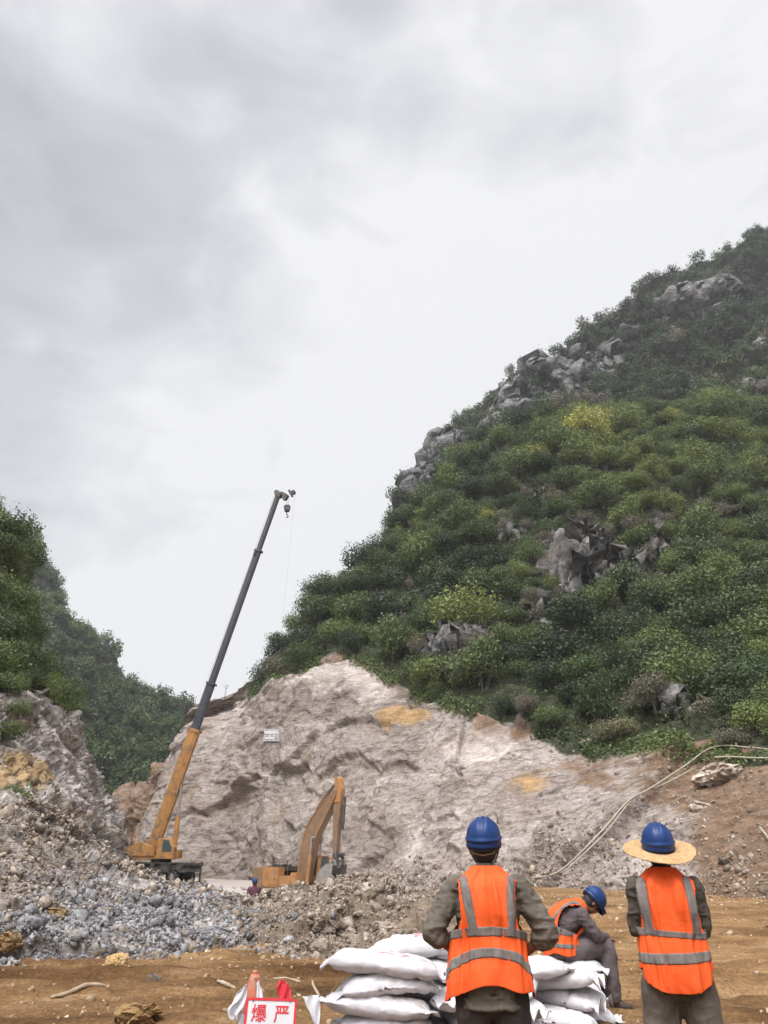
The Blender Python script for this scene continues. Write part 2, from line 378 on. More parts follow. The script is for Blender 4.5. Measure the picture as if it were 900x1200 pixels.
ctrl.insert(0, left_wrap(cols[0], 5, 32))
for c in ctrl:
    for q in range(4, 7): c[q] = c[q] - Vector((0, 0, c[q].y * (.004, .012, .022)[q - 4]))
    c[0].z = min(c[0].z, -1.0); c.append(back(c[-1]))
    c.insert(0, c[0] + Vector((0, -2.0, -2.5)))
GA = sheet(ctrl, [6, 75, 75, 75, 60, 70, 60, 10], [20, 70, 85, 70, 75, 75, 80, 80, 80, 75, 40, 25])
pxA, pyA = proj(GA)
rowA = np.broadcast_to(seg_params([6, 75, 75, 75, 60, 70, 60, 10])[None, :], pxA.shape)
# vegetation starts at row 4, with a ragged edge; crags poke through it
edge = rowA + .22 * fbm(GA * .12, 4, 50)
CRAGS = [(690,665,75,42,1.),(762,640,30,30,.7),(635,590,30,18,.6),(545,765,42,24,.9),(462,733,28,14,.7),(600,640,28,22,.6),(640,720,35,30,.5),(575,690,20,25,.4),(800,850,30,12,.5),(500,700,14,14,.45),(850,600,24,12,.45)]
crag = np.zeros(pxA.shape)
for cx, cy, rx, ry, s in CRAGS:
    crag = np.maximum(crag, s * np.exp(-(((pxA - cx) / rx) ** 2 + ((pyA - cy) / ry) ** 2)))
crag = crag + (.24 * fbm(GA * .16, 3, 77) + .20 * fbm(GA * np.array([.9, .9, .35]), 3, 78)) * (crag > .05) - .08
vegA = sstep(edge, 3.93, 4.12) * (1 - sstep(crag, .32, .5)) * sstep(pxA + 6 * fbm(GA * .2, 2, 5), 292, 316)
right = sstep(pxA, 590, 700)
soilA = np.clip(right * .55 * sstep(rowA, 2.4, 3.1) + .75 * sstep(pxA, 770, 850) * (rowA < 4.2), 0, 1)
soilA = soilA * (rowA < 4.3)
soilA = np.maximum(soilA, .55 * np.exp(-((rowA - 3.95) / .22) ** 2) * (pxA > 330))
blob = lambda cx, cy, rx, ry: np.exp(-(((pxA - cx) / rx) ** 2 + ((pyA - cy) / ry) ** 2))
ochA = np.maximum.reduce([.40 * blob(690, 905, 90, 40), .38 * blob(560, 850, 60, 18), .95 * blob(468, 833, 42, 17), .6 * blob(620, 925, 40, 22), .55 * blob(505, 815, 50, 10), .45 * blob(690, 905, 40, 18), .35 * blob(330, 870, 30, 60)])
_n = normals(GA); _n *= np.sign(-_n[..., 1:2] + 1e-6)
GA = GA + _n * (np.clip(crag, 0, .8) * 4.5 * (rowA > 4) * (.6 + .9 * facets(GA * np.array([.5, .5, .16]), 301, .8)[0]))[..., None]
DA, NA = rocky(GA, 1.0, np.clip(1 - .25 * vegA, 0, 1) * (1 - .45 * soilA), 11, ((13.0, 1.9), (5.5, .8), (2.2, .30), (.8, .15)), .7)
# flatten the displacement where the sheet meets the pit floor
hill = mesh_np('hill', DA.reshape(-1, 3), grid_faces(*pxA.shape[:2], flip=False), {'veg': vegA, 'soil': soilA, 'ochre': ochA, 'pale': np.maximum.reduce([.95 * blob(435, 790, 40, 30), .8 * blob(375, 790, 40, 30), .8 * blob(610, 850, 50, 22), .75 * blob(560, 865, 60, 22), .6 * blob(480, 1010, 50, 25)]), 'weath': (pxA > 320) * (rowA > 4.0) * (1 - sstep(rowA, 7, 7.1)) * .7})
tag(link('hill', hill, ROCK), kind='structure')

# --- higher ridge behind it
colsB = [(380, 760, 760), (430, 700, 680), (470, 650, 615), (490, 600, 566), (530, 545, 514), (575, 500, 475), (640, 470, 432), (700, 450, 393), (760, 440, 345), (830, 430, 312), (900, 420, 282), (1000, 400, 230), (1200, 380, 150)]
ctrlB = []
for px, pm_, pr in colsB:
    pr += 26
    a = P(px + 10, pm_ + 120, 150); b_ = P(px + 5, (pm_ + pr) / 2 + 55, 195); c_ = P(px, pr + 6, 250)
    ctrlB.append([a, b_, (b_ + c_) / 2 + Vector((0, -4, 2)), c_, back(c_, 120, .6)])
GB = sheet(ctrlB, [30, 70, 90, 10], [16, 30, 20, 25, 30, 40, 40, 40, 40, 40, 40, 30])
pxB, pyB = proj(GB)
CRB = [(495,575,16,16,.9),(575,512,24,14,.8),(620,470,22,12,.9),(690,432,26,14,.8),(735,402,14,14,.7),(840,372,22,10,.7),(505,562,14,20,.9),(545,530,16,12,.7),(600,488,26,12,.8),(660,452,18,10,.7),(822,354,34,16,1.),(790,362,20,12,.8),(712,425,16,16,.9),(640,440,50,14,.85),(520,535,24,26,.95),(560,505,22,12,.7),(870,470,40,7,.8),(668,460,30,10,.6),(600,470,26,12,.6),(745,400,12,10,.5),(890,415,14,10,.5)]
cragB = np.zeros(pxB.shape)
for cx, cy, rx, ry, s in CRB:
    cragB = np.maximum(cragB, s * np.exp(-(((pxB - cx) / rx) ** 2 + ((pyB - cy) / ry) ** 2)))
cragB = cragB + .34 * fbm(GB * .11, 4, 91) * (cragB > .03)
_nb = normals(GB); _nb *= np.sign(-_nb[..., 1:2] + 1e-6)
GB = GB + _nb * (np.clip(cragB, 0, .8) * 9.0 * (.5 + .9 * facets(GB * np.array([.2, .2, .08]), 311, .8)[0]))[..., None]
vegB = 1 - sstep(cragB, .34, .5)
DB, NB = rocky(GB, 1.0, np.ones(pxB.shape), 23, ((14, 5.0), (6, 2.6), (2.6, 1.2)), 2.5)
hb = mesh_np('ridge', DB.reshape(-1, 3), grid_faces(*pxB.shape), {'veg': vegB, 'soil': vegB * 0, 'ochre': vegB * 0})
tag(link('mountain', hb, CRAG), kind='structure')

# --- wooded hill far behind on the left
ctrlC = []
for px, pr in [(-160, 640), (-80, 626), (0, 630), (37, 648), (76, 714), (108, 758), (142, 796), (182, 826), (216, 848), (260, 872), (330, 905)]:
    c_ = P(px, pr + 5, 300); a = P(px + 10, 985, 170); b_ = a.lerp(c_, .4) + Vector((0, 3, 4)); d_ = a.lerp(c_, .75)
    a.z = min(a.z, -2)
    ctrlC.append([a, b_, d_, c_, back(c_, 120, .7)])
GC = sheet(ctrlC, [40, 40, 40, 8], [10, 14, 12, 14, 14, 14, 16, 16, 16, 16])
pxC, pyC = proj(GC)
DC, NC = rocky(GC, 1.0, np.ones(pxC.shape), 37, ((16, 4.0), (7, 1.5)), 3.0)
vC = np.ones(pxC.shape)
tag(link('far_hill', mesh_np('far_hill', DC.reshape(-1, 3), grid_faces(*pxC.shape), {'veg': vC, 'soil': vC * 0, 'ochre': vC * 0}), CRAG), kind='structure')

# --- low broken ridge behind the crane
ctrlD = []
for px, pr, Yr in [(60, 985, 150), (100, 968, 142), (118, 955, 138), (135, 945, 135), (150, 934, 132), (168, 928, 130), (185, 918, 128), (195, 896, 126), (208, 884, 124), (222, 872, 122), (245, 860, 120)]:
    c_ = P(px, pr, Yr); a = P(px + 4, 1012, Yr - 26); a.z = -2
    ctrlD.append([a, a.lerp(c_, .45) + Vector((0, 3, 1)), c_, back(c_, 40, .5)])
GD = sheet(ctrlD, [50, 60, 12], [20] * 10)
DD, ND = rocky(GD, 1.0, np.ones(GD.shape[:2]), 41, ((6, 2.4), (2.4, 1.0), (1, .4)), 1.0)
oD = np.full(GD.shape[:2], .0)
tag(link('broken_ridge', mesh_np('broken_ridge', DD.reshape(-1, 3), grid_faces(*GD.shape[:2]), {'veg': oD, 'soil': oD + .62, 'ochre': oD + .25}), ROCK), kind='structure')

# --- near rock bank on the left
colsW = [
 [(-250,1120,12),(-250,1020,14),(-240,930,17),(-230,840,21),(-220,760,25),(-200,640,32),(-180,520,42)],
 [(-60,1115,14.5),(-60,1030,17),(-60,950,20),(-55,870,24),(-50,800,28),(-50,690,35),(-45,600,44)],
 [(20,1095,17),(20,1030,19.5),(18,960,23),(15,890,27),(12,818,31),(5,730,38),(0,640,47)],
 [(70,1078,20),(68,1030,23),(60,965,27),(50,895,32),(38,828,37),(12,752,44),(0,670,52)],
 [(118,1062,27),(110,1020,31),(98,960,36),(85,895,41),(60,828,45),(24,765,50),(10,690,56)],
 [(133,1045,42),(125,1010,46),(111,962,50),(94,908,54),(68,838,56),(34,792,59),(16,722,62)],
 [(120,1040,75),(112,1010,78),(100,965,80),(80,910,82),(52,850,84),(24,806,86),(4,746,88)],
]
ctrlW = [[P(*q) for q in c] for c in colsW]
for c in ctrlW:
    c.insert(0, c[0] + Vector((1.5, -1.5, -1.8))); c.append(c[-1] + Vector((-14, 14, -6)))
GW = sheet(ctrlW, [14, 45, 60, 60, 55, 50, 40, 8], [40, 55, 60, 70, 60, 30])
pxW, pyW = proj(GW)
rowW = np.broadcast_to(seg_params([14, 45, 60, 60, 55, 50, 40, 8])[None, :], pxW.shape)
edgeW = rowW + .3 * fbm(GW * .25, 4, 60)
vegW = sstep(edgeW, 4.8, 5.1)
vegW = np.maximum(vegW, .9 * np.exp(-(((pxW - 25) / 14) ** 2 + ((pyW - 965) / 22) ** 2)))
ochW = .85 * np.exp(-(((pxW - 15) / 28) ** 2 + ((pyW - 905) / 32) ** 2)) + .5 * np.exp(-(((pxW - 45) / 15) ** 2 + ((pyW - 915) / 18) ** 2))
soilW = .5 * np.exp(-(((pxW - 60) / 30) ** 2 + ((pyW - 975) / 30) ** 2)) + .2
DW, NW = rocky(GW, 1.0, 1 - .3 * vegW, 53, ((4, .9), (1.8, .55), (.8, .30), (.35, .14)), .5)
tag(link('rock_bank', mesh_np('rock_bank', DW.reshape(-1, 3), grid_faces(*pxW.shape), {'veg': vegW, 'soil': soilW, 'ochre': ochW}), BANK), kind='structure')

# --- heap of spoil across the middle
heap_c = [(-150,1142,900,18),(0,1137,935,19),(60,1136,968,21),(110,1135,1000,23),(160,1134,1026,24),(205,1133,1041,24),(250,1132,1053,24),(300,1131,1061,23),(350,1130,1049,22),(400,1128,1043,22),(440,1126,1046,22),(480,1118,1050,21),(530,1112,1056,21),(580,1098,1068,20)]
ctrlE = []
for px, pf, pc, Yc in heap_c:
    a = P(px, pf, 1); g = EYE / -(a.z - EYE); a = P(px, pf, g)
    c_ = P(px, pc, Yc); bk = c_ + Vector((0, 6.5, -2.8 - c_.z * .8))
    b_ = a.lerp(c_, .5) + Vector((0, 0, .08))
    ctrlE.append([a + Vector((0, -.9, -.45)), a + Vector((0, .15, -.10)), b_, c_, c_ + Vector((0, 1.6, -.25)), bk])
GE = sheet(ctrlE, [8, 60, 60, 16, 16], [12, 40, 40, 40, 40, 40, 40, 40, 40, 40, 40, 40, 40])
pxE, pyE = proj(GE)
DE, NE = rocky(GE, 1.0, np.ones(pxE.shape), 67, ((1.6, .30), (.6, .14), (.25, .07)), .12)
soilE = .35 + .35 * np.exp(-(((pxE - 440) / 60) ** 2 + ((pyE - 1075) / 30) ** 2)) + .35 * sstep(pxE, 240, 330) - .3 * np.exp(-(((pxE - 170) / 80) ** 2 + ((pyE - 1095) / 30) ** 2))
tag(link('spoil_heap', mesh_np('spoil_heap', DE.reshape(-1, 3), grid_faces(*pxE.shape), {'veg': soilE * 0, 'soil': soilE, 'ochre': soilE * 0 + .15}), BANK), kind='structure')

def picker(D, Nn, sel=None):
    pts = D.reshape(-1, 3); nn = Nn.reshape(-1, 3).copy(); nn[nn[:, 1] > 0] *= 1
    px, py = proj(pts); ok = np.ones(len(pts), bool) if sel is None else sel.reshape(-1)
    def at(x, y):
        d = (px - x) ** 2 + (py - y) ** 2 + np.where(ok, 0, 1e9); k = int(np.argmin(d))
        return Vector(pts[k]), Vector(nn[k])
    return at
onA = picker(DA, NA, rowA < 7.0); onW = picker(DW, NW, rowW < 7); onE = picker(DE, NE); onB = picker(DB, NB)
# ------------------------------------------------------------------ vegetation
def jit(G, k, r):
    a = np.gradient(G, axis=0).reshape(-1, 3)[k]; b = np.gradient(G, axis=1).reshape(-1, 3)[k]; n = len(k)
    return G.reshape(-1, 3)[k] + a * r.uniform(-.5, .5, n)[:, None] + b * r.uniform(-.5, .5, n)[:, None]
def leaf_material(name, mass):
    m = bpy.data.materials.new(name); m.use_nodes = True
    t = m.node_tree; b = t.nodes['Principled BSDF']; l = t.links.new
    if mass:
        s = t.nodes.new('ShaderNodeAttribute'); s.attribute_name = 'spec'; src = s.outputs['Fac']
    else:
        s = t.nodes.new('ShaderNodeObjectInfo'); sp = t.nodes.new('ShaderNodeSeparateColor'); l(s.outputs['Color'], sp.inputs[0]); src = sp.outputs[0]
    r = t.nodes.new('ShaderNodeValToRGB'); e = r.color_ramp.elements
    e[0].position = 0; e[0].color = (.042, .064, .034, 1); e[1].position = 1; e[1].color = (.19, .16, .14, 1)
    for p_, c_ in ((.25, (.080, .116, .046)), (.5, (.145, .190, .066)), (.68, (.235, .27, .08)), (.82, (.34, .35, .10)), (.86, (.15, .145, .11))):
        x = e.new(p_); x.color = (*c_, 1)
    l(src, r.inputs[0])
    a = t.nodes.new('ShaderNodeAttribute'); a.attribute_name = 'tint'
    j = t.nodes.new('ShaderNodeValToRGB'); e = j.color_ramp.elements
    e[0].color = (.55, .6, .6, 1); e[1].color = (1.75, 1.6, 1.35, 1)
    l(a.outputs['Fac'], j.inputs[0])
    mm = t.nodes.new('ShaderNodeMixRGB'); mm.blend_type = 'MULTIPLY'; mm.inputs[0].default_value = 1
    l(r.outputs[0], mm.inputs[1]); l(j.outputs[0], mm.inputs[2]); l(mm.outputs[0], b.inputs['Base Color'])
    b.inputs['Roughness'].default_value = .55; b.inputs['Specular IOR Level'].default_value = .35
    tr = t.nodes.new('ShaderNodeBsdfTranslucent'); l(mm.outputs[0], tr.inputs[0])
    ms = t.nodes.new('ShaderNodeMixShader'); ms.inputs[0].default_value = .22
    l(b.outputs[0], ms.inputs[1]); l(tr.outputs[0], ms.inputs[2]); l(ms.outputs[0], t.nodes['Material Output'].inputs[0])
    return m
LEAF1 = leaf_material('leaves', False); LEAFM = leaf_material('leaf_mass', True)
BARK = pm('bark', [(.06, .05, .04), (.16, .14, .12)], 6, .9, bump=.02)

def leaf_quads(c, out, size, r):
    n = len(c)
    nrm = out * .9 + r.normal(size=(n, 3)) * .75 + np.array([0, 0, .35]); nrm /= np.linalg.norm(nrm, axis=1, keepdims=True)
    t = np.cross(nrm, r.normal(size=(n, 3))); t /= np.linalg.norm(t, axis=1, keepdims=True) + 1e-9
    b = np.cross(nrm, t); s = (size * r.uniform(.6, 1.35, n))[:, None]
    v = np.stack([c + t * s, c + b * s * .55 + nrm * s * .15, c - t * s, c - b * s * .55 + nrm * s * .15], 1)
    return v.reshape(-1, 3)
def crown(seed, n, leaf, flat=.85, spread=.55, nb=13):
    """unit crown (radius about 1, base near z=0) made of many leaf faces in uneven clumps"""
    r = np.random.default_rng(seed)
    a = r.uniform(0, 2 * np.pi, nb); rr = np.sqrt(r.uniform(0, 1, nb)) * spread
    bc = np.stack([np.cos(a) * rr, np.sin(a) * rr, (.35 + .75 * r.uniform(0, 1, nb) * (1 - rr)) * flat], 1)
    br = r.uniform(.26, .5, nb)
    k = r.choice(nb, n, p=br ** 2 / (br ** 2).sum())
    d = r.normal(size=(n, 3)); d /= np.linalg.norm(d, axis=1, keepdims=True)
    rad = (br[k] * (1 - .35 * r.uniform(0, 1, n) ** 2.6) * (1 + .22 * r.normal(size=n)))[:, None]
    c = bc[k] + d * rad * np.array([1, 1, .8])
    tint = np.clip(.5 + .12 * r.normal(size=nb)[k] + .17 * r.normal(size=n), 0, 1)
    return leaf_quads(c, d, leaf, r), np.repeat(tint, 4)
def quads(nv): return np.arange(nv).reshape(-1, 4)

SHR = [crown(100 + i, 3400, .042, [1.0, 1.25, .85, 1.4, 1.1, .95][i % 6], [.6, .5, .7, .42, .55, .65][i % 6]) for i in range(6)]
SHR_ME = [mesh_np('shrub_leaves', v, quads(len(v)), {'tint': t_}) for v, t_ in SHR]
BUSH = [crown(200 + i, 1100, .060, [1.0, 1.2, .8, 1.3][i % 4], [.6, .5, .7, .45][i % 4]) for i in range(4)]
FAR = [crown(300 + i, 380, .10, [.9, 1.1, .75, 1.2][i % 4], [.55, .45, .65, .4][i % 4], 8) for i in range(4)]
def tube(bm, pts, rad, n=8, cap=True, mi=0):
    pts = [Vector(p) for p in pts]; rad = rad if isinstance(rad, (list, tuple)) else [rad] * len(pts)
    rings = []; up = None
    for i, p in enumerate(pts):
        d = (pts[min(i + 1, len(pts) - 1)] - pts[max(i - 1, 0)]); d = d.normalized() if d.length > 1e-9 else Vector((0, 0, 1))
        if up is None: up = d.orthogonal().normalized()
        up = (up - d * up.dot(d)); up = up.normalized() if up.length > 1e-6 else d.orthogonal().normalized()
        s = d.cross(up)
        rings.append([bm.verts.new(p + (up * math.cos(a) + s * math.sin(a)) * rad[i]) for a in (2 * math.pi * k / n for k in range(n))])
    for a, b in zip(rings, rings[1:]):
        for k in range(n):
            f = bm.faces.new((a[k], a[(k + 1) % n], b[(k + 1) % n], b[k])); f.material_index = mi
    if cap:
        bm.faces.new(rings[0][::-1]).material_index = mi; bm.faces.new(rings[-1]).material_index = mi
def stem_mesh(seed, n=5):
    r = random.Random(seed); bm = bmesh.new()
    for k in range(n):
        a = r.uniform(0, 6.28); q = r.uniform(.2, .6)
        tube(bm, [(0, 0, -.25), (q * .3 * math.cos(a), q * .3 * math.sin(a), .25), (q * math.cos(a), q * math.sin(a), .75)], [.035, .022, .008], 5)
    me = bpy.data.meshes.new('shrub_stems'); bm.to_mesh(me); bm.free(); me.materials.append(BARK); return me
STEMS = [stem_mesh(i) for i in range(3)]
for me in SHR_ME: me.materials.append(LEAF1)

def put_tree(name, loc, r, spec, label, group=None, k=None, trunk=0.0, sq=1.0, cat=None):
    o = empty(name, loc, label, cat or ('tree' if 'tree' in name else 'shrub'), group, random.uniform(0, 6.28))
    c = bpy.data.objects.new('crown', SHR_ME[k if k is not None else random.randrange(6)]); COL.objects.link(c)
    c.parent = o; c.scale = (r, r, r * sq); c.location = (0, 0, trunk + r * (.02 if trunk == 0 else -.3)); c.color = (spec, spec, spec, 1)
    if trunk > 0:
        bm = bmesh.new(); j = random.uniform(-.15, .15)
        tube(bm, [(0, 0, -.6), (j, 0, trunk * .5), (0, j, trunk + r * .3)], [.05 * r + .04, .04 * r + .03, .02 * r + .02], 7)
        for q in range(4):
            a = random.uniform(0, 6.28); tube(bm, [(j * .5, 0, trunk * .6), (math.cos(a) * r * .5, math.sin(a) * r * .5, trunk + r * .45)], [.03 * r, .01 * r], 5)
        from_bm('trunk', bm, BARK, o)
    else:
        s = bpy.data.objects.new('stems', random.choice(STEMS)); COL.objects.link(s); s.parent = o; s.scale = (r, r, r)
    return o

def scatter(G, Nn, mask, n, rmin, rmax, seed, sep=.62):
    """random surface points, area weighted, thinned so that crowns do not pile up"""
    r = np.random.default_rng(seed)
    A = np.linalg.norm(np.cross(np.gradient(G, axis=0), np.gradient(G, axis=1)), axis=-1) * mask
    q = A.ravel() / A.sum(); k = r.choice(len(q), n, p=q); p = jit(G, k, r)
    rad = r.uniform(rmin, rmax, n); keep = []; cell = {}
    for i in range(n):
        c = tuple(np.floor(p[i] / rmax).astype(int)); ok = True
        for dx in (-1, 0, 1):
            for dy in (-1, 0, 1):
                for dz in (-1, 0, 1):
                    for j in cell.get((c[0] + dx, c[1] + dy, c[2] + dz), ()):
                        if np.linalg.norm(p[i] - p[j]) < sep * (rad[i] + rad[j]): ok = False; break
                    if not ok: break
                if not ok: break
            if not ok: break
        if ok: keep.append(i); cell.setdefault(c, []).append(i)
    return p[keep], rad[keep], k[keep]
def mass(name, lib, pts, rad, spec, label, seed, mat=None, extra=None, sq=None):
    r = np.random.default_rng(seed); V, T, S = [], [], []
    for i, p in enumerate(pts):
        v, t_ = lib[r.integers(len(lib))]; a = r.uniform(0, 6.28); c, s = np.cos(a), np.sin(a)
        R = np.array([[c, s, 0], [-s, c, 0], [0, 0, r.uniform(.8, 1.25)]])
        V.append(v @ R * rad[i] + p - np.array([0, 0, .08 * rad[i]])); T.append(t_); S.append(np.full(len(v), spec[i]))
    for e in extra or (): V.append(e[0]); T.append(e[1]); S.append(e[2])
    V = np.concatenate(V); T = np.concatenate(T); S = np.concatenate(S)
    o = link(name, mesh_np(name, V, quads(len(V)), {'tint': T, 'spec': S}), mat or LEAFM)
    return tag(o, label, 'vegetation', kind='stuff')
def tufts(G, mask, n, size, spec, seed, lift=.35):
    r = np.random.default_rng(seed)
    A = np.linalg.norm(np.cross(np.gradient(G, axis=0), np.gradient(G, axis=1)), axis=-1) * mask
    q = A.ravel() / A.sum(); k = r.choice(len(q), n, p=q)
    p = jit(G, k, r) + r.normal(size=(n, 3)) * size * .8 + np.array([0, 0, lift]) * r.uniform(0, 1.5, n)[:, None]
    v = leaf_quads(p, np.tile([0, -.4, .8], (n, 1)), size, r)
    s = np.clip(spec + .25 * fbm(p * .1, 3, seed) , 0, .84)
    return v, np.repeat(np.clip(.45 + .2 * r.normal(size=n), 0, 1), 4), np.repeat(s, 4)

# right hill
vis = (pxA > 296) & (pxA < 1010) & (pyA > 380)
pA, rA, kA = scatter(DA, NA, vegA * (rowA < 7.05) * (rowA > 4.0) * vis, 9000, 1.4, 4.4, 5, .47)
pxs, pys = proj(pA)
spA = np.clip(.25 + .26 * fbm(pA * .05, 3, 9) + .19 * np.random.default_rng(3).normal(size=len(pA)) + .12 * sstep(pxs, 500, 700) * (pys < 620), .0, .62)
cg = crag.ravel()[kA]; grey = (cg + .10 * np.random.default_rng(4).normal(size=len(pA))) > .17
lowbrown = (np.abs(rowA.ravel()[kA] - 4.1) < .12) & (np.random.default_rng(6).uniform(size=len(pA)) < .5)
spA = np.where(grey | lowbrown, np.random.default_rng(5).uniform(.85, 1.0, len(pA)), np.minimum(spA, .52))
rA = np.where(grey, rA * .5, rA); rA = np.where(rowA.ravel()[kA] < 4.25, rA * .6, rA)
app = rA / pA[:, 1] * ((pxs > 300) & (pxs < 905) & (pys < 905))
order = np.argsort(-app); NI = 262
for i in order[:NI]:
    g = spA[i] > .845
    low = pys[i] > 740
    if g: lb, gp = 'grey-brown sparse shrub among the bare rocks of the right hillside', 'grey-brown shrubs on the right hill'
    elif low: lb, gp = 'green leafy shrub in the thicket on the lower right slope above the cut rock', 'green shrubs on the lower right slope'
    else: lb, gp = 'green bushy tree in the dense thicket higher up the right hillside', 'bushy trees higher on the right hill'
    put_tree('shrub' if (g or low) else 'bushy_tree', Vector(pA[i]), float(rA[i]), float(spA[i]), lb, gp, sq=random.uniform(.8, 1.2))
rest = order[NI:]
rest = rest[pys[rest] < 930]
mass('hillside_thicket', BUSH, pA[rest], rA[rest], spA[rest], 'dense green scrub filling the gaps on the right hillside', 8,
     extra=[tufts(DA, np.clip(vegA + .10 * (crag > .3) * (rowA > 4), 0, 1) * (rowA < 7.1) * vis, 90000, .13, .12, 12, .4),
            tufts(DA, np.exp(-((rowA - 4.0) / .13) ** 2) * vis * (fbm(GA * .3, 3, 33) > .1), 16000, .13, .30, 13, .2)])
# distinctive trees of the right hill
for px, py, r, sp, tr, sq, lb in [
    (690, 520, 5.0, .80, 2.2, 1.25, 'tall yellow-green tree standing above the others near the top of the green slope'),
    (622, 545, 3.6, .70, 1.0, 1.05, 'yellowish tree left of the tall yellow-green tree on the slope'),
    (718, 505, 2.6, .74, 1.5, 1.1, 'small yellow-green tree touching the right side of the tall yellow-green tree'),
    (545, 735, 4.6, .55, 1.0, .95, 'large round olive-green tree in the middle of the right hillside'),
    (573, 612, 2.0, .80, .6, .9, 'small bright yellow-green bush above the round olive tree'),
    (532, 640, 2.6, .50, .8, 1.0, 'fresh green bush between the bright bush and the skyline'),
    (468, 606, 2.1, .05, 1.6, 1.5, 'dark loose tree leaning out on the skyline of the right hill'),
    (452, 640, 1.7, .10, 1.2, 1.4, 'small dark tree just below the leaning skyline tree'),
    (790, 500, 2.9, .66, 1.0, 1.0, 'light green tree at the top of the slope, right of the tall yellow-green tree'),
    (885, 860, 1.9, .52, .2, 1.0, 'fresh green bush above the pale hoses at the right edge'),
    (432, 748, 1.8, .30, .3, 1.0, 'dark green bush hanging over the top of the pale cliff'),
    (357, 760, 1.6, .08, .4, 1.1, 'dark bush on the skyline at the left end of the cliff top'),
    (318, 784, 1.1, .12, .2, .9, 'low dark bush on the cliff top skyline, farthest down the ridge'),
]:
    p, n = onA(px, py); put_tree('tree' if tr > .5 else 'shrub', p, r, sp, lb, trunk=tr, sq=sq)
# higher ridge
pB, rB, kB = scatter(DB, NB, vegB * (pxB > 420) * (pxB < 960) * (pyB > 230) * (pyB < 640), 6000, 2.4, 4.6, 15, .5)
pxb, pyb = proj(pB)
spB = np.clip(.04 + .16 * fbm(pB * .03, 3, 19) + .22 * sstep(pyb - (-0.75 * (pxb - 480) + 590), 60, 130) * (fbm(pB * .04, 2, 71) > 0), 0, .55)
spB = np.where(np.random.default_rng(8).uniform(size=len(pB)) < .07, .93, spB)
mass('ridge_forest', FAR, pB, rB, spB, 'dark trees and scrub covering the high rocky ridge', 18,
     extra=[tufts(DB, np.clip(vegB + .15, 0, 1) * (pxB > 420) * (pxB < 960), 90000, .36, .14, 22, 1.2)])
# far left hill
pC, rC, kC = scatter(DC, NC, np.ones(pxC.shape) * (pxC < 300) * (pxC > -60) * (pyC < 1000), 5000, 2.8, 5.2, 25, .5)
spC = np.clip(.26 + .20 * fbm(pC * .025, 3, 29), 0, .5)
mass('far_forest', FAR, pC, rC, spC, 'dark green forest covering the far hill on the left', 28,
     extra=[tufts(DC, np.ones(pxC.shape) * (pxC < 300), 60000, .42, .15, 32, 1.2)])
# left bank
pW, rW, kW = scatter(DW, NW, vegW * (rowW > 4.7) * (rowW < 7.9) * (pxW > -60), 900, .7, 1.5, 35, .5)
pxw, pyw = proj(pW)
spW = np.clip(.36 + .25 * fbm(pW * .15, 3, 39), 0, .6)
for i in range(min(len(pW), 60)):
    put_tree('bushy_tree', Vector(pW[i]), float(rW[i]), float(spW[i]), 'green bushy tree in the thicket on top of the left rock bank', 'bushy trees on the left bank', sq=random.uniform(.9, 1.3))
mass('bank_thicket', SHR, pW[60:], rW[60:], spW[60:], 'green undergrowth on top of the left rock bank', 38,
     extra=[tufts(DW, vegW, 26000, .11, .28, 42, .3)])
for px, py, r, sp, tr, lb in [(50, 672, 1.9, .22, 1.6, 'dark leafy tree leaning out over the left bank against the sky'), (2, 655, 1.9, .25, 1.6, 'tall dark tree at the left edge of the picture on the bank top'),
                              (24, 672, 1.9, .2, 1.2, 'dark rounded tree on the left bank between the edge tree and the leaning tree')]:
    p, n = onW(px, py); put_tree('tree', p, r, sp, lb, trunk=tr, sq=1.0)
for px, py, r, sp in [(22, 962, .55, .45), (33, 985, .4, .5), (12, 945, .45, .4), (8, 815, .9, .35), (30, 800, .7, .3), (22, 840, .6, .4), (3, 870, .8, .3)]:
    p, n = onW(px, py); put_tree('shrub', p, r, sp, 'small green bush rooted in the rock face of the left bank', 'small bushes in the left rock face')
# bare stems on the cliff skyline
for i, (px, py, h) in enumerate([(334, 760, 3.6), (329, 764, 2.6), (300, 790, 1.8), (262, 812, 1.6)]):
    p, n = onA(px, py); bm = bmesh.new()
    tube(bm, [p + Vector((0, 0, -.4)), p + Vector((.1, 0, h * .5)), p + Vector((.35, 0, h))], [.05, .035, .015], 5)
    for q in range(5):
        z = h * random.uniform(.4, .95); a = random.uniform(0, 6.28); tube(bm, [p + Vector((.1, 0, z)), p + Vector((math.cos(a) * .5, math.sin(a) * .5, z + .5))], [.02, .01], 4)
    tag(from_bm('bare_sapling', bm, BARK), ['tallest thin bare sapling on the cliff skyline', 'shorter bare sapling beside the tallest one on the cliff skyline', 'thin bare sapling on the cliff edge left of the two tall ones', 'leftmost thin bare sapling on the pale cliff edge'][i], 'sapling')

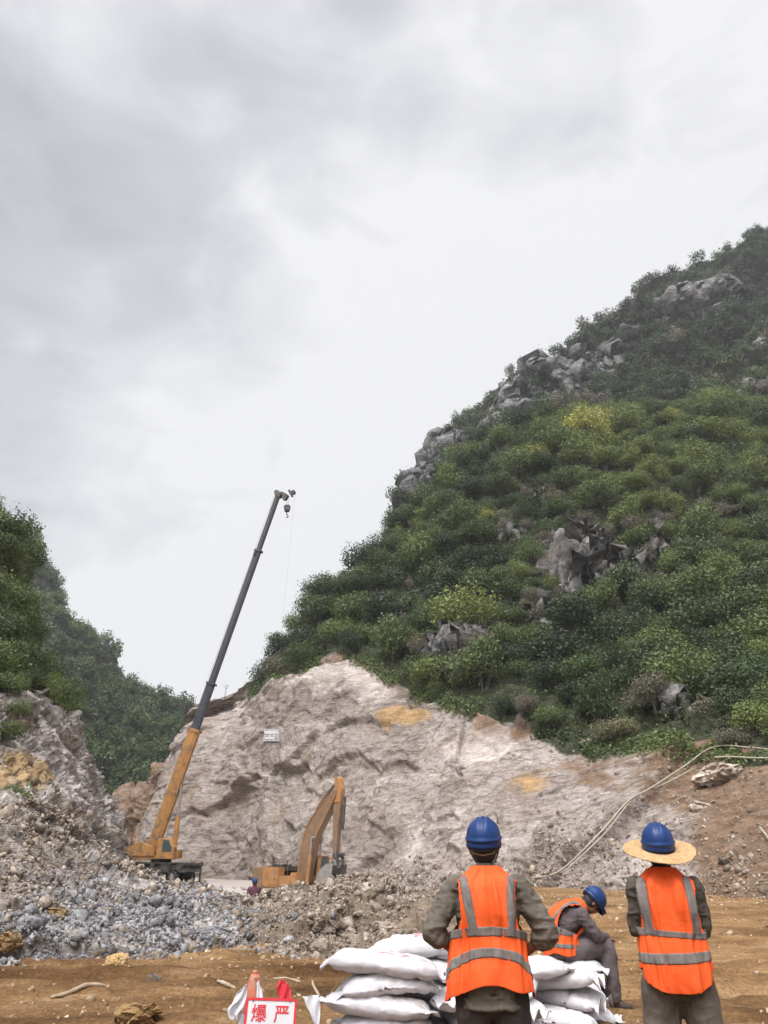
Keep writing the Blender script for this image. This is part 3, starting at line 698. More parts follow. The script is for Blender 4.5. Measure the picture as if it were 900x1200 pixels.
# ------------------------------------------------------------------ loose stone
def stone_shape(seed):
    r = random.Random(seed); bm = bmesh.new()
    s = (1, r.uniform(.5, .95), r.uniform(.3, .75)); sh_ = r.uniform(-.35, .35); sk = r.uniform(-.3, .3)
    for a in (-1, 1):
        for b in (-1, 1):
            for c in (-1, 1):
                x, y, z = a * r.uniform(.45, 1.05), b * r.uniform(.45, 1.05), c * r.uniform(.5, 1.0)
                bm.verts.new(((x + sh_ * z + sk * y) * s[0] * .5, y * s[1] * .5, z * s[2] * .5))
    if seed % 2: bm.verts.new((r.uniform(-.3, .3), r.uniform(-.2, .2), .62 * s[2]))
    bmesh.ops.convex_hull(bm, input=list(bm.verts))
    bmesh.ops.delete(bm, geom=[v for v in bm.verts if not v.link_faces], context='VERTS')
    bmesh.ops.triangulate(bm, faces=bm.faces)
    bm.verts.index_update()
    V = np.array([v.co[:] for v in bm.verts]); F = np.array([[v.index for v in f.verts] for f in bm.faces]); bm.free()
    return V, F
STN = [stone_shape(i) for i in range(14)]
def stone_mat(name, cols, obj=False):
    m = pm(name, cols, 3.0, .92, 8, bump=.02, bscale=22, lo=.32, hi=.68, spec=.2)
    t = m.node_tree; b = t.nodes['Principled BSDF']; l = t.links.new
    src = b.inputs['Base Color'].links[0].from_socket
    if obj:
        a = t.nodes.new('ShaderNodeObjectInfo'); f = a.outputs['Random']
    else:
        a = t.nodes.new('ShaderNodeAttribute'); a.attribute_name = 'tint'; f = a.outputs['Fac']
    r = t.nodes.new('ShaderNodeValToRGB'); e = r.color_ramp.elements
    e[0].color = (.55, .50, .45, 1); e[1].color = (1.5, 1.45, 1.4, 1); x = e.new(.5); x.color = (1, .97, .93, 1)
    l(f, r.inputs[0]); mm = t.nodes.new('ShaderNodeMixRGB'); mm.blend_type = 'MULTIPLY'; mm.inputs[0].default_value = 1
    l(src, mm.inputs[1]); l(r.outputs[0], mm.inputs[2]); l(mm.outputs[0], b.inputs['Base Color'])
    return m
S_GREY = [(.14, .14, .145), (.25, .25, .26), (.38, .38, .40)]; S_BEIGE = [(.16, .125, .095), (.28, .235, .19), (.44, .39, .335)]
MS_GREY, MS_BEIGE = stone_mat('grey_scree_mass', S_GREY), stone_mat('beige_rubble_mass', S_BEIGE)
MO_GREY, MO_BEIGE = stone_mat('grey_stone', S_GREY, True), stone_mat('beige_stone', S_BEIGE, True)
MO_TAN = stone_mat('tan_stone', [(.42, .27, .12), (.55, .38, .19), (.62, .47, .28)], True)
MS_DIRT = stone_mat('dirt_clod_mass', [(.19, .12, .065), (.36, .26, .16), (.55, .46, .35)])
def rot_mats(n, r):
    q = r.normal(size=(n, 4)); q /= np.linalg.norm(q, axis=1, keepdims=True); a, b, c, d = q.T
    return np.stack([1 - 2 * (c * c + d * d), 2 * (b * c - a * d), 2 * (b * d + a * c), 2 * (b * c + a * d), 1 - 2 * (b * b + d * d), 2 * (c * d - a * b), 2 * (b * d - a * c), 2 * (c * d + a * b), 1 - 2 * (b * b + c * c)], -1).reshape(-1, 3, 3)
def rubble(name, pts, size, mat, label, seed):
    r = np.random.default_rng(seed); V, F, T = [], [], []; off = 0
    which = r.integers(len(STN), size=len(pts)); R = rot_mats(len(pts), r)
    for k, (sv_, sf) in enumerate(STN):
        idx = np.nonzero(which == k)[0]
        if not len(idx): continue
        v = np.einsum('nij,vj->nvi', R[idx], sv_) * size[idx][:, None, None] + pts[idx][:, None, :]
        nv = len(sv_); F.append((sf[None] + (np.arange(len(idx)) * nv)[:, None, None] + off).reshape(-1, 3)); V.append(v.reshape(-1, 3))
        T.append(np.repeat(r.uniform(0, 1, len(idx)), nv)); off += nv * len(idx)
    me = mesh_np(name, np.concatenate(V), np.concatenate(F), {'tint': np.concatenate(T)})
    return tag(link(name, me, mat), label, 'rubble', kind='stuff')
def area_pick(G, mask, n, r):
    A = np.linalg.norm(np.cross(np.gradient(G, axis=0), np.gradient(G, axis=1)), axis=-1) * mask
    q = A.ravel() / A.sum(); return r.choice(len(q), n, p=q)
ST_ME = []
for V_, F_ in STN: ST_ME.append(mesh_np('stone', V_, F_))
def rock(name, p, s, mat, label, cat='stone', group=None, k=None, rot=None, sc=(1, 1, 1)):
    me = ST_ME[random.randrange(14) if k is None else k].copy(); me.materials.append(mat)
    o = bpy.data.objects.new(name, me); COL.objects.link(o); o.location = p; o.scale = (s * sc[0], s * sc[1], s * sc[2])
    o.rotation_euler = rot or (random.uniform(0, 6), random.uniform(0, 6), random.uniform(0, 6))
    return tag(o, label, cat, group)
_grp = {}
def rocks(pts, sizes, mat, label, group):
    key = id(mat)
    if key not in _grp:
        _grp[key] = [m.copy() for m in ST_ME]
        for m in _grp[key]: m.materials.append(mat)
    for p, s in zip(pts, sizes):
        o = bpy.data.objects.new('stone', random.choice(_grp[key])); COL.objects.link(o); o.location = p; o.scale = (s, s, s)
        o.rotation_euler = (random.uniform(0, 6), random.uniform(0, 6), random.uniform(0, 6)); tag(o, label, 'stone', group)

def field(G, mask, n, mu, sg, lo, hi, seed, big, mat_m, mat_o, lab_m, lab_o, grp, name):
    r = np.random.default_rng(seed); k = area_pick(G, mask, n, r); p = jit(G, k, r) + r.normal(size=(n, 3)) * .03
    s = np.clip(np.exp(r.normal(mu, sg, n)), lo, hi)
    a = s / p[:, 1] * ((proj(p)[0] > 0) & (proj(p)[0] < 900)); o = np.argsort(-a)
    rocks([Vector(q) for q in p[o[:big]]], s[o[:big]], mat_o, lab_o, grp)
    rubble(name, p[o[big:]], s[o[big:]], mat_m, lab_m, seed + 1)
nzE = np.clip(.55 + .9 * fbm(DE * .9, 3, 55), .05, 1)
greyE = np.exp(-(((pxE - 170) / 105) ** 2 + ((pyE - 1090) / 42) ** 2)) + .5 * (pxE < 110) * (pyE > 1080)
rE = seg_params([8, 60, 60, 16, 16])[None, :] + 0 * pxE
front = (rE > .9) & (rE < 4.3)
greyE = np.clip(greyE + .35 * fbm(DE * .5, 3, 56) * (greyE > .05), 0, 1)
field(DE, greyE * front * nzE, 38000, math.log(.028), .74, .012, .34, 61, 70, MS_GREY, MO_GREY, 'blue-grey broken scree poured over the left of the spoil heap', 'angular blue-grey stone lying in the grey scree on the left', 'larger stones in the grey scree', 'grey_scree')
field(DE, np.clip(1.05 - greyE, .05, 1) * nzE * front * (pxE > -60), 46000, math.log(.028), .76, .010, .38, 63, 80, MS_BEIGE, MO_BEIGE, 'beige broken rubble covering the spoil heap in front of the excavator', 'angular beige stone on the spoil heap in front of the machines', 'larger beige stones on the spoil heap', 'beige_rubble')
crest = np.exp(-((rE - 3.0) / .35) ** 2) * (pxE > 140)
field(DE, crest, 3000, math.log(.09), .5, .03, .34, 65, 45, MS_BEIGE, MO_BEIGE, 'coarse broken rubble along the crest of the spoil heap', 'slab-like pale stone on the crest of the spoil heap', 'pale slabs on the heap crest', 'crest_rubble')
# talus at the foot of the right slope and stones caught on it
talus = (pxA > 640) * (np.exp(-((rowA - 1.25) / .55) ** 2) * 1.0 + .16 * (rowA < 4.0) * sstep(pxA, 740, 800) + .05 * (rowA < 4.0))
field(DA, talus * (pxA < 1000) * (rowA > .8), 6500, math.log(.075), .62, .03, .6, 67, 60, MS_BEIGE, MO_BEIGE, 'small loose stones strewn down the brown soil slope on the right', 'loose beige stone on the brown soil slope on the right', 'stones on the right soil slope', 'slope_rubble')
tal2 = (pxA > 380) * (pxA < 660) * np.exp(-((rowA - 1.15) / .2) ** 2)
r_ = np.random.default_rng(70); k_ = area_pick(DA, tal2, 1500, r_)
rubble('cliff_foot_rubble', jit(DA, k_, r_), np.clip(np.exp(r_.normal(math.log(.13), .5, 1500)), .05, .5), MS_BEIGE, 'broken rubble along the foot of the pale cliff', 71)
# left bank debris
k_ = area_pick(DW, (rowW < 4.6) * (rowW > .8) * (pxW > -40) * (1 - .7 * (rowW > 2.6)), 4200, r_)
rubble('bank_rubble', jit(DW, k_, r_), np.clip(np.exp(r_.normal(math.log(.085), .6, 4200)), .03, .5), MS_BEIGE, 'broken rubble lodged on the left rock bank', 73)
# pit floor debris and dirt-road pebbles
def floor_pts(n, x0, x1, y0, y1, seed, dens=None):
    r = np.random.default_rng(seed); x = r.uniform(x0, x1, n); y = r.uniform(y0, y1, n)
    if dens is not None: kq = r.uniform(size=n) < dens(x, y); x, y = x[kq], y[kq]
    return np.stack([x, y, ground_z(x, y)], -1), r
p_, r__ = floor_pts(2500, -32, 6, 34, 70, 81)
rubble('pit_rubble', p_, np.clip(np.exp(r__.normal(math.log(.16), .5, len(p_))), .06, .8), MS_BEIGE, 'broken stones scattered on the dusty pit floor', 82)
p_, r__ = floor_pts(44000, -13, 22, 7, 38, 83, lambda x, y: np.clip(.12 + .5 * sstep(y, 12.4, 14.2) * (x < 1) + .5 * (vnoise(np.stack([x * .5, y * .8, x * 0], -1), 5) > .35) + .35 * sstep(y, 27, 33), 0, 1))
rubble('road_pebbles', p_, np.clip(np.exp(r__.normal(math.log(.034), .6, len(p_))), .012, .2), MS_DIRT, 'small pebbles and dirt clods strewn over the ochre dirt road', 84)
def lump(seed):
    bm = bmesh.new(); bmesh.ops.create_icosphere(bm, subdivisions=5, radius=.5)
    co = np.array([v.co[:] for v in bm.verts]); n = co / .5
    h, _ = facets(co * 2.6 + seed * 7.7, seed, .9); h2, _ = facets(co * 7 + seed, seed + 3, .8)
    co = co * (1 + .42 * h + .10 * h2 + .05 * fbm(co * 6 + seed, 3, seed))[:, None]; co[:, 2] *= .72
    for v, c in zip(bm.verts, co): v.co = c
    me = bpy.data.meshes.new('boulder'); bm.to_mesh(me); bm.free(); return me
_lump = [0]
def boulder(name, p, s, mat, label, cat='stone', sc=(1, 1, 1)):
    _lump[0] += 1; me = lump(_lump[0]); me.materials.append(mat); o = bpy.data.objects.new(name, me); COL.objects.link(o)
    o.location = p; o.scale = (s * sc[0], s * sc[1], s * sc[2]); o.rotation_euler = (random.uniform(-.3, .3), random.uniform(-.3, .3), random.uniform(0, 6)); return tag(o, label, cat)
# stones one would pick out by eye
def on_ground(px, py, z=0.0):
    a = P(px, py, 1); t = (z - EYE) / (a.z - EYE); q = P(px, py, t); q.z = float(ground_z(q.x, q.y)); return q
def on_heap(px, py): return onE(px, py)[0]
for f, px, py, s, m, sc, lb in [
    (on_heap, 67, 1068, .34, MO_TAN, (1, 1, .7), 'tan stone half buried in the grey scree below the left bank'),
    (on_heap, 10, 1107, .34, MO_TAN, (1, 1, 1), 'tan stone at the left edge where the scree meets the dirt'),
    (on_ground, 136, 1136, .30, MO_TAN, (1, 1, 1), 'tan pointed stone lying at the foot of the grey scree'),
    (on_heap, 65, 1110, .34, MO_GREY, (1.1, 1, .9), 'large dark grey boulder at the foot of the scree, left of its pair'),
    (on_heap, 87, 1112, .32, MO_GREY, (1, 1, 1), 'large mid grey boulder at the foot of the scree, right of its pair'),
    (on_heap, 253, 1095, .42, MO_GREY, (1.4, .6, .5), 'dark flat stone lying alone on the fine grey gravel'),
    (on_heap, 378, 1118, .38, MO_BEIGE, (.8, .8, 1.3), 'pale upright stone low on the heap, just left of the white sacks'),
    (on_heap, 385, 1092, .50, MO_BEIGE, (1, .9, 1), 'pale blocky stone in the middle of the spoil heap'),
    (on_heap, 455, 1092, .42, MO_BEIGE, (1.3, .8, .7), 'tawny slab on the right part of the spoil heap'),
    (on_ground, 157, 1196, .32, MO_TAN, (1.5, 1.2, .8), 'flat buff stone slab set in the dirt at the bottom edge'),
    (on_ground, 180, 1150, .16, MO_BEIGE, (1.3, 1, .6), 'small pale stone on the dirt road, left of the traffic cone')]:
    boulder('stone' if 'boulder' not in lb else 'boulder', f(px, py) + Vector((0, 0, .04)), s * 1.1, m, lb, 'stone' if 'boulder' not in lb else 'boulder', sc)
for px, py, s, sc, lb in [
    (842, 909, 2.2, (1.7, 1.2, .9), 'big smooth pale boulder under the hoses on the right slope'),
    (822, 946, 1.0, (1, 1, .8), 'pale round stone alone in the brown soil below the hoses'),
    (690, 870, 1.0, (1, 1, .8), 'whitish boulder at the edge of the scrub above the cut rock'),
    (828, 830, 2.4, (1.2, .8, .8), 'grey limestone block sticking out of the shrubs above the hoses'),
    (850, 1010, .6, (1.2, 1, .8), 'largest pale stone in the talus right of the straw hat'),
    (745, 1042, .55, (1, 1, .7), 'pale stone on the talus just left of the straw hat man')]:
    p, n = onA(px, py); boulder('boulder' if s > .8 else 'stone', p, s, MO_BEIGE, lb, 'boulder' if s > .8 else 'stone', sc)
# ------------------------------------------------------------------ machines
def M4(loc=(0, 0, 0), rot=None): 
    m = Matrix.Translation(loc)
    return m @ rot.to_4x4() if rot is not None else m
def box(bm, c, s, rz=0.0, rx=0.0, ry=0.0, bev=0.0, mi=0, taper=None):
    b2 = bmesh.new(); bmesh.ops.create_cube(b2, size=1)
    for v in b2.verts:
        k = 1.0
        if taper and v.co.z > 0: v.co.x *= taper[0]; v.co.y *= taper[1]
        v.co = Vector((v.co.x * s[0], v.co.y * s[1], v.co.z * s[2]))
    if bev: bmesh.ops.bevel(b2, geom=list(b2.edges), offset=bev, segments=2, affect='EDGES')
    R = Matrix.Translation(c) @ Matrix.Rotation(rz, 4, 'Z') @ Matrix.Rotation(ry, 4, 'Y') @ Matrix.Rotation(rx, 4, 'X')
    b2.transform(R); me = bpy.data.meshes.new('t'); b2.to_mesh(me); b2.free()
    n0 = len(bm.faces); bm.from_mesh(me); bpy.data.meshes.remove(me); bm.faces.ensure_lookup_table()
    for f in bm.faces[n0:]: f.material_index = mi
def prism(bm, prof, y0, y1, bev=0.0, mi=0):
    """profile of (x, z) points extruded along y"""
    b2 = bmesh.new(); a = [b2.verts.new((x, y0, z)) for x, z in prof]; b = [b2.verts.new((x, y1, z)) for x, z in prof]
    n = len(prof); b2.faces.new(a[::-1]); b2.faces.new(b)
    for k in range(n): b2.faces.new((a[k], a[(k + 1) % n], b[(k + 1) % n], b[k]))
    bmesh.ops.recalc_face_normals(b2, faces=b2.faces)
    if bev: bmesh.ops.bevel(b2, geom=list(b2.edges), offset=bev, segments=1, affect='EDGES')
    me = bpy.data.meshes.new('t'); b2.to_mesh(me); b2.free(); n0 = len(bm.faces); bm.from_mesh(me); bpy.data.meshes.remove(me)
    bm.faces.ensure_lookup_table()
    for f in bm.faces[n0:]: f.material_index = mi
def cyl(bm, a, b, r, n=14, mi=0): tube(bm, [a, b], r, n, True, mi)
def part(name, parent, mat, fn, smooth=False, label=None):
    bm = bmesh.new(); fn(bm); o = from_bm(name, bm, mat, parent, smooth)
    if label: o['label'] = label
    return o
YEL = pm('machine_yellow', [(.42, .20, .055), (.56, .27, .075)], 1.2, .6, dirt=((.20, .14, .09), 1.6, .46), bump=.004)
YELB = pm('excavator_paint', [(.22, .135, .08), (.33, .19, .10)], 1.5, .6, dirt=((.19, .13, .095), 2.5, .46), bump=.004)
YELO = pm('excavator_orange', [(.38, .185, .07), (.50, .245, .09)], 1.5, .55, dirt=((.24, .16, .10), 1.8, .5))
DARK = pm('dirty_steel', [(.04, .038, .036), (.10, .09, .085)], 3, .7, dirt=((.22, .18, .15), 3, .52))
BOOMG = pm('boom_grey', [(.045, .045, .052), (.075, .075, .085)], 2, .5)
STEEL = pm('worn_steel', [(.28, .25, .22), (.42, .39, .36)], 3, .6, metal=.3, dirt=((.25, .19, .14), 4, .5))
RUB = pm('rubber', [(.018, .018, .018), (.04, .037, .035)], 6, .85, dirt=((.25, .20, .16), 5, .5))
GLS = pm('window_glass', [(.05, .08, .08), (.09, .13, .12)], .8, .12, spec=.8)
WHT = pm('white_paint', [(.62, .61, .60), (.74, .73, .72)], 4, .5)
ROPE = pm('steel_rope', [(.10, .10, .10), (.18, .18, .18)], 20, .6)

# --- excavator (local +X is forward)
gp = P(350, 1072, 49); gz = float(ground_z(gp.x + .3, 48)); EX = Vector((gp.x, 48, gz))
ex = empty('excavator', EX, 'orange tracked excavator with raised boom and curled bucket behind the spoil heap', 'excavator', rz=math.radians(-40))
for s in (-1, 1):
    tr = part('track', ex, RUB, lambda bm: [prism(bm, [(-1.95, .25), (-1.7, .03), (1.7, .03), (1.95, .25), (2.0, .55), (1.75, .88), (-1.75, .88), (-2.0, .55)], s * 1.1 - .3, s * 1.1 + .3, .03)] +
              [box(bm, (x, s * 1.1, z), (.1, .66, .05)) for x in np.arange(-1.7, 1.8, .2) for z in (.012, .90)])
    for x in (-1.6, 1.6): part('sprocket', tr, DARK, lambda bm: cyl(bm, (x, s * 1.1 - .34, .47), (x, s * 1.1 + .34, .47), .3, 16))
part('undercarriage', ex, DARK, lambda bm: [box(bm, (0, 0, .55), (2.0, 1.7, .35), bev=.05), cyl(bm, (0, 0, .7), (0, 0, 1.05), .65, 24)])
part('turntable', ex, YELB, lambda bm: box(bm, (-.1, 0, 1.15), (3.6, 2.5, .2), bev=.03))
cw = part('counterweight', ex, YELB, lambda bm: prism(bm, [(-2.75, 1.25), (-2.8, 1.5), (-2.8, 2.2), (-2.65, 2.35), (-1.95, 2.35), (-1.95, 1.1), (-2.6, 1.1)], -1.28, 1.28, .05))
part('stripe', cw, DARK, lambda bm: box(bm, (-2.805, 0, 1.55), (.02, 1.9, .16)))
for s, nm in ((-1, 'right'), (1, 'left')):
    d = part('engine_panel', ex, YELO, lambda bm: [box(bm, (-1.2, s * .98, 1.78), (1.45, .56, 1.1), bev=.04), box(bm, (-.95, s * 1.275, 1.62), (.8, .03, .5), bev=.01)])
    part('handle', d, DARK, lambda bm: box(bm, (-.7, s * 1.30, 1.7), (.14, .04, .05)))
part('engine_hood', ex, DARK, lambda bm: [box(bm, (-1.25, 0, 2.22), (1.35, 1.9, .3), bev=.06), box(bm, (-1.3, -.2, 2.42), (.9, .9, .12), bev=.03)])
part('exhaust', ex, DARK, lambda bm: [tube(bm, [(-1.5, -.75, 2.3), (-1.5, -.75, 2.85), (-1.62, -.75, 2.95)], .07, 10)])
part('tool_box', ex, YELO, lambda bm: [box(bm, (.3, -.95, 1.55), (1.5, .55, .65), bev=.04), box(bm, (.75, -.95, 1.95), (.5, .5, .2), bev=.03)])
hr = part('handrail', ex, DARK, lambda bm: [tube(bm, [(-.5, -1.15, 2.1), (-.5, -1.15, 2.65), (.2, -1.15, 2.65), (.2, -1.15, 1.9)], .022, 6), tube(bm, [(-.9, -1.1, 2.3), (-.9, -1.1, 2.75), (-.9, -.5, 2.75), (-.9, -.5, 2.3)], .022, 6)])
cb = part('cab', ex, YELO, lambda bm: [box(bm, (.55, .82, 1.55), (1.8, .95, .6), bev=.04), box(bm, (.5, .82, 2.92), (1.6, .95, .1), bev=.04)] +
          [box(bm, (x, y, 2.35), (.08, .08, 1.15), ry=t) for x, y, t in ((1.35, .38, -.12), (1.35, 1.26, -.12), (.35, .38, 0), (.35, 1.26, 0), (-.27, .38, 0), (-.27, 1.26, 0))])
part('window', cb, GLS, lambda bm: [box(bm, (.82, .375, 2.37), (.88, .02, .98))]); part('window', cb, GLS, lambda bm: box(bm, (.82, 1.265, 2.37), (.88, .02, .98)))
part('window', cb, GLS, lambda bm: box(bm, (.03, .375, 2.37), (.54, .02, .98))); part('windscreen', cb, GLS, lambda bm: box(bm, (1.355, .82, 2.37), (.02, .8, 1.0), ry=-.12))
part('window', cb, GLS, lambda bm: box(bm, (-.28, .82, 2.37), (.02, .8, .98)))
# boom, gooseneck profile
bp = [(.45, 1.25), (.15, 1.85), (.42, 3.6), (.78, 4.55), (1.05, 4.95), (2.55, 6.35), (3.0, 6.72), (3.25, 6.62), (3.2, 6.30), (2.35, 5.05), (1.75, 4.25), (1.45, 3.5), (1.10, 2.2), (.95, 1.45)]
bo = part('boom', ex, YELB, lambda bm: prism(bm, bp, -.27, .27, .03))
part('flange', bo, YELO, lambda bm: [tube(bm, [(.16, -.28, 1.9), (.43, -.28, 3.6), (.80, -.28, 4.55), (1.07, -.28, 4.92), (2.6, -.28, 6.36)], .035, 6), tube(bm, [(1.05, -.28, 2.2), (1.42, -.28, 3.5), (1.72, -.28, 4.25), (2.33, -.28, 5.05), (3.15, -.28, 6.28)], .035, 6)])
part('hose', bo, DARK, lambda bm: [tube(bm, [(.3, y, 2.3), (.38, y, 3.6), (.72, y, 4.62), (1.0, y, 5.05), (2.5, y, 6.45), (2.9, y, 6.95), (3.3, y, 6.7)], .03, 6) for y in (-.15, -.05, .08)])
for s in (-1, 1):
    hy = part('boom_cylinder', ex, YELO, lambda bm: cyl(bm, (1.15, s * .42, 1.3), (1.35, s * .42, 3.0), .12))
    part('piston_rod', hy, STEEL, lambda bm: [cyl(bm, (1.35, s * .42, 3.0), (1.45, s * .42, 3.95), .06), cyl(bm, (1.45, s * .48, 3.95), (1.45, s * .2, 3.95), .11)])
ac = part('arm_cylinder', ex, YELB, lambda bm: cyl(bm, (1.35, 0, 5.55), (2.5, 0, 6.72), .12))
part('piston_rod', ac, STEEL, lambda bm: cyl(bm, (2.5, 0, 6.72), (3.1, 0, 7.15), .06))
sp_ = [(2.98, 7.28), (3.18, 7.42), (3.42, 7.30), (3.58, 6.7), (3.52, 5.9), (3.32, 4.2), (3.2, 2.55), (2.98, 2.5), (2.92, 4.2), (2.92, 5.9), (3.0, 6.5)]
st = part('arm', ex, YELO, lambda bm: prism(bm, sp_[:5] + [sp_[9], sp_[10]], -.2, .2, .03))
part('lower_arm', ex, YELB, lambda bm: prism(bm, [(3.52, 5.87), (3.33, 4.2), (3.2, 2.55), (2.98, 2.5), (2.93, 4.2), (2.93, 5.87)], -.17, .17, .02))
bc_ = part('bucket_cylinder', ex, DARK, lambda bm: cyl(bm, (3.72, 0, 6.2), (3.58, 0, 4.4), .1))
part('piston_rod', bc_, STEEL, lambda bm: cyl(bm, (3.58, 0, 4.4), (3.45, 0, 3.1), .055))
part('linkage', ex, DARK, lambda bm: [box(bm, (3.3, s * .22, 2.95), (.55, .06, .16), ry=.5) for s in (-1, 1)] + [box(bm, (3.5, s * .2, 2.6), (.14, .06, .6), ry=-.3) for s in (-1, 1)] + [cyl(bm, (3.1, -.3, 2.6), (3.1, .3, 2.6), .09), cyl(bm, (3.5, -.3, 3.05), (3.5, .3, 3.05), .08)])
def bucket(bm):
    pr = [(3.45, 2.55), (3.0, 2.55), (2.45, 2.25), (2.15, 1.75), (2.3, 1.25), (2.75, 1.05), (3.3, 1.1)]
    inn = [(3.3, 1.17), (2.78, 1.12), (2.37, 1.3), (2.23, 1.75), (2.5, 2.18), (3.02, 2.47), (3.45, 2.47)]
    prism(bm, pr + inn, -.62, .62, 0)
    for s in (-1, 1): prism(bm, pr, s * .64 - .02, s * .64 + .02, 0)
    for s in (-.15, .15): box(bm, (3.15, s * 1.4, 2.62), (.4, .06, .25))
bk_ = part('bucket', ex, STEEL, bucket)
for y in np.linspace(-.55, .55, 5): part('tooth', bk_, STEEL, lambda bm: box(bm, (3.45, y, 1.12), (.3, .09, .07), ry=.1))

ex.scale = (.95, .95, .95)
# --- mobile crane
CR = P(186, 1036, 75); CR.z = float(ground_z(CR.x, 75)) ; 
cr_ = empty('mobile_crane', CR, 'orange truck crane with very long telescopic boom raised high beside the pale cliff', 'crane')
ch_h = math.radians(146)
def rotp(pts, a, o=(0, 0)): c, s = math.cos(a), math.sin(a); return [(o[0] + x * c - y * s, o[1] + x * s + y * c, z) for x, y, z in pts]
def cpart(name, par, mat, fn, ang, smooth=False):
    o = part(name, par, mat, fn, smooth); o.data.transform(Matrix.Rotation(ang, 4, 'Z')); return o
# carrier: local x forward
ca = cpart('chassis', cr_, DARK, lambda bm: [box(bm, (1.8, 0, 1.3), (11.6, 2.3, .45), bev=.04), box(bm, (1.6, 0, 1.62), (9.5, 2.7, .10), bev=.02), box(bm, (-2.0, 0, 1.25), (1.2, 2.6, .8), bev=.05), box(bm, (-3.9, 0, 1.25), (.2, 2.5, .7)), box(bm, (3.2, 1.05, 1.05), (1.5, .5, .5), bev=.04), box(bm, (.4, -1.1, 1.1), (1.1, .4, .5), bev=.04), box(bm, (.4, 1.1, 1.1), (1.1, .4, .5), bev=.04)], ch_h)
dc = cpart('driver_cab', cr_, YEL, lambda bm: [box(bm, (7.2, 0, 1.75), (1.7, 2.45, 1.5), bev=.12)], ch_h)
cpart('windscreen', dc, GLS, lambda bm: box(bm, (8.06, 0, 2.0), (.03, 2.1, .65)), ch_h)
for s in (-1, 1): cpart('window', dc, GLS, lambda bm: box(bm, (7.3, s * 1.235, 2.0), (1.0, .03, .6)), ch_h)
for x in (-2.9, -1.5, 3.9, 5.3):
    for s in (-1, 1):
        wh = cpart('wheel', cr_, RUB, lambda bm: [cyl(bm, (x, s * .95 - .2, .53), (x, s * .95 + .2, .53), .53, 24)], ch_h)
        cpart('rim', wh, STEEL, lambda bm: [cyl(bm, (x, s * 1.15, .53), (x, s * 1.165, .53), .28, 16)], ch_h)
for x in (-2.2, 2.6):
    for s in (-1, 1):
        og = cpart('outrigger', cr_, DARK, lambda bm: [box(bm, (x, s * 1.9, 1.05), (.28, 2.0, .3), bev=.02)], ch_h)
        cpart('jack', og, DARK, lambda bm: [cyl(bm, (x, s * 2.85, .05), (x, s * 2.85, 1.65), .1, 10), cyl(bm, (x, s * 2.85, .0), (x, s * 2.85, .07), .3, 16), box(bm, (x, s * 2.85, 1.5), (.3, .3, .35), bev=.02)], ch_h)
# superstructure: local x towards the boom's lean
sh = math.radians(-12)
part('slew_ring', cr_, DARK, lambda bm: cyl(bm, (0, 0, 1.68), (0, 0, 1.95), .9, 24))
cpart('counterweight', cr_, DARK, lambda bm: box(bm, (-3.5, 0, 2.45), (.7, 2.5, 1.2), bev=.08), sh)
cpart('winch_housing', cr_, YEL, lambda bm: [box(bm, (-1.6, 0, 2.1), (3.4, 2.1, .3), bev=.03), prism(bm, [(-3.1, 2.2), (-3.0, 3.25), (-1.6, 3.35), (-.4, 3.0), (-.2, 2.2)], -1.15, -.85, .02), prism(bm, [(-3.1, 2.2), (-3.0, 3.25), (-1.6, 3.35), (-.4, 3.0), (-.2, 2.2)], .85, 1.15, .02), box(bm, (1.0, -.6, 2.35), (2.2, .9, .7), bev=.04)], sh)
for x in (-1.9, -1.0): cpart('winch_drum', cr_, ROPE, lambda bm: [cyl(bm, (x, -.7, 2.75), (x, .7, 2.75), .34, 20), cyl(bm, (x, -.8, 2.75), (x, -.7, 2.75), .5, 20), cyl(bm, (x, .7, 2.75), (x, .8, 2.75), .5, 20)], sh)
cabc = cpart('crane_cab', cr_, YEL, lambda bm: [prism(bm, [(.3, 1.95), (.3, 3.65), (1.45, 3.65), (1.95, 2.9), (1.95, 1.95)], -1.75, -1.02, .04)], sh)
cpart('window', cabc, GLS, lambda bm: prism(bm, [(.85, 2.55), (.85, 3.5), (1.38, 3.5), (1.75, 2.9), (1.75, 2.55)], -1.775, -1.755, 0), sh)
cpart('window', cabc, GLS, lambda bm: box(bm, (.28, -1.38, 3.1), (.02, .55, .7)), sh)
for x in (-.35, -.95): cpart('vent', cr_, DARK, lambda bm: cyl(bm, (x + .9, -1.06, 2.45), (x + .9, -1.04, 2.45), .16, 14), sh)
cpart('handrail', cr_, YEL, lambda bm: [tube(bm, [(-2.5, y, 2.3), (-2.5, y, 3.5), (-.4, y, 3.5), (-.4, y, 2.3)], .03, 6) for y in (-1.15, 1.15)], sh)
# boom
piv = Vector((-.9, 0, 3.05)); Rz = Matrix.Rotation(sh, 4, 'Z')
tipw = P(326, 576, 75 - 2.2); tipl = Rz.inverted() @ (tipw - CR); tipl.y = 0
bd = (tipl - piv); BL = bd.length; ang = math.atan2(bd.z, bd.x)
def boomsec(bm, l0, l1, h, w_, mi=0):
    b2 = bmesh.new(); pr = [(-w_ / 2, h / 2), (w_ / 2, h / 2), (w_ / 2, -h * .2), (w_ * .28, -h / 2), (-w_ * .28, -h / 2), (-w_ / 2, -h * .2)]
    a = [b2.verts.new((l0, y, z)) for y, z in pr]; b = [b2.verts.new((l1, y, z)) for y, z in pr]
    b2.faces.new(a[::-1]); b2.faces.new(b)
    for k in range(6): b2.faces.new((a[k], a[(k + 1) % 6], b[(k + 1) % 6], b[k]))
    bmesh.ops.recalc_face_normals(b2, faces=b2.faces); me = bpy.data.meshes.new('t'); b2.to_mesh(me); b2.free(); bm.from_mesh(me); bpy.data.meshes.remove(me)
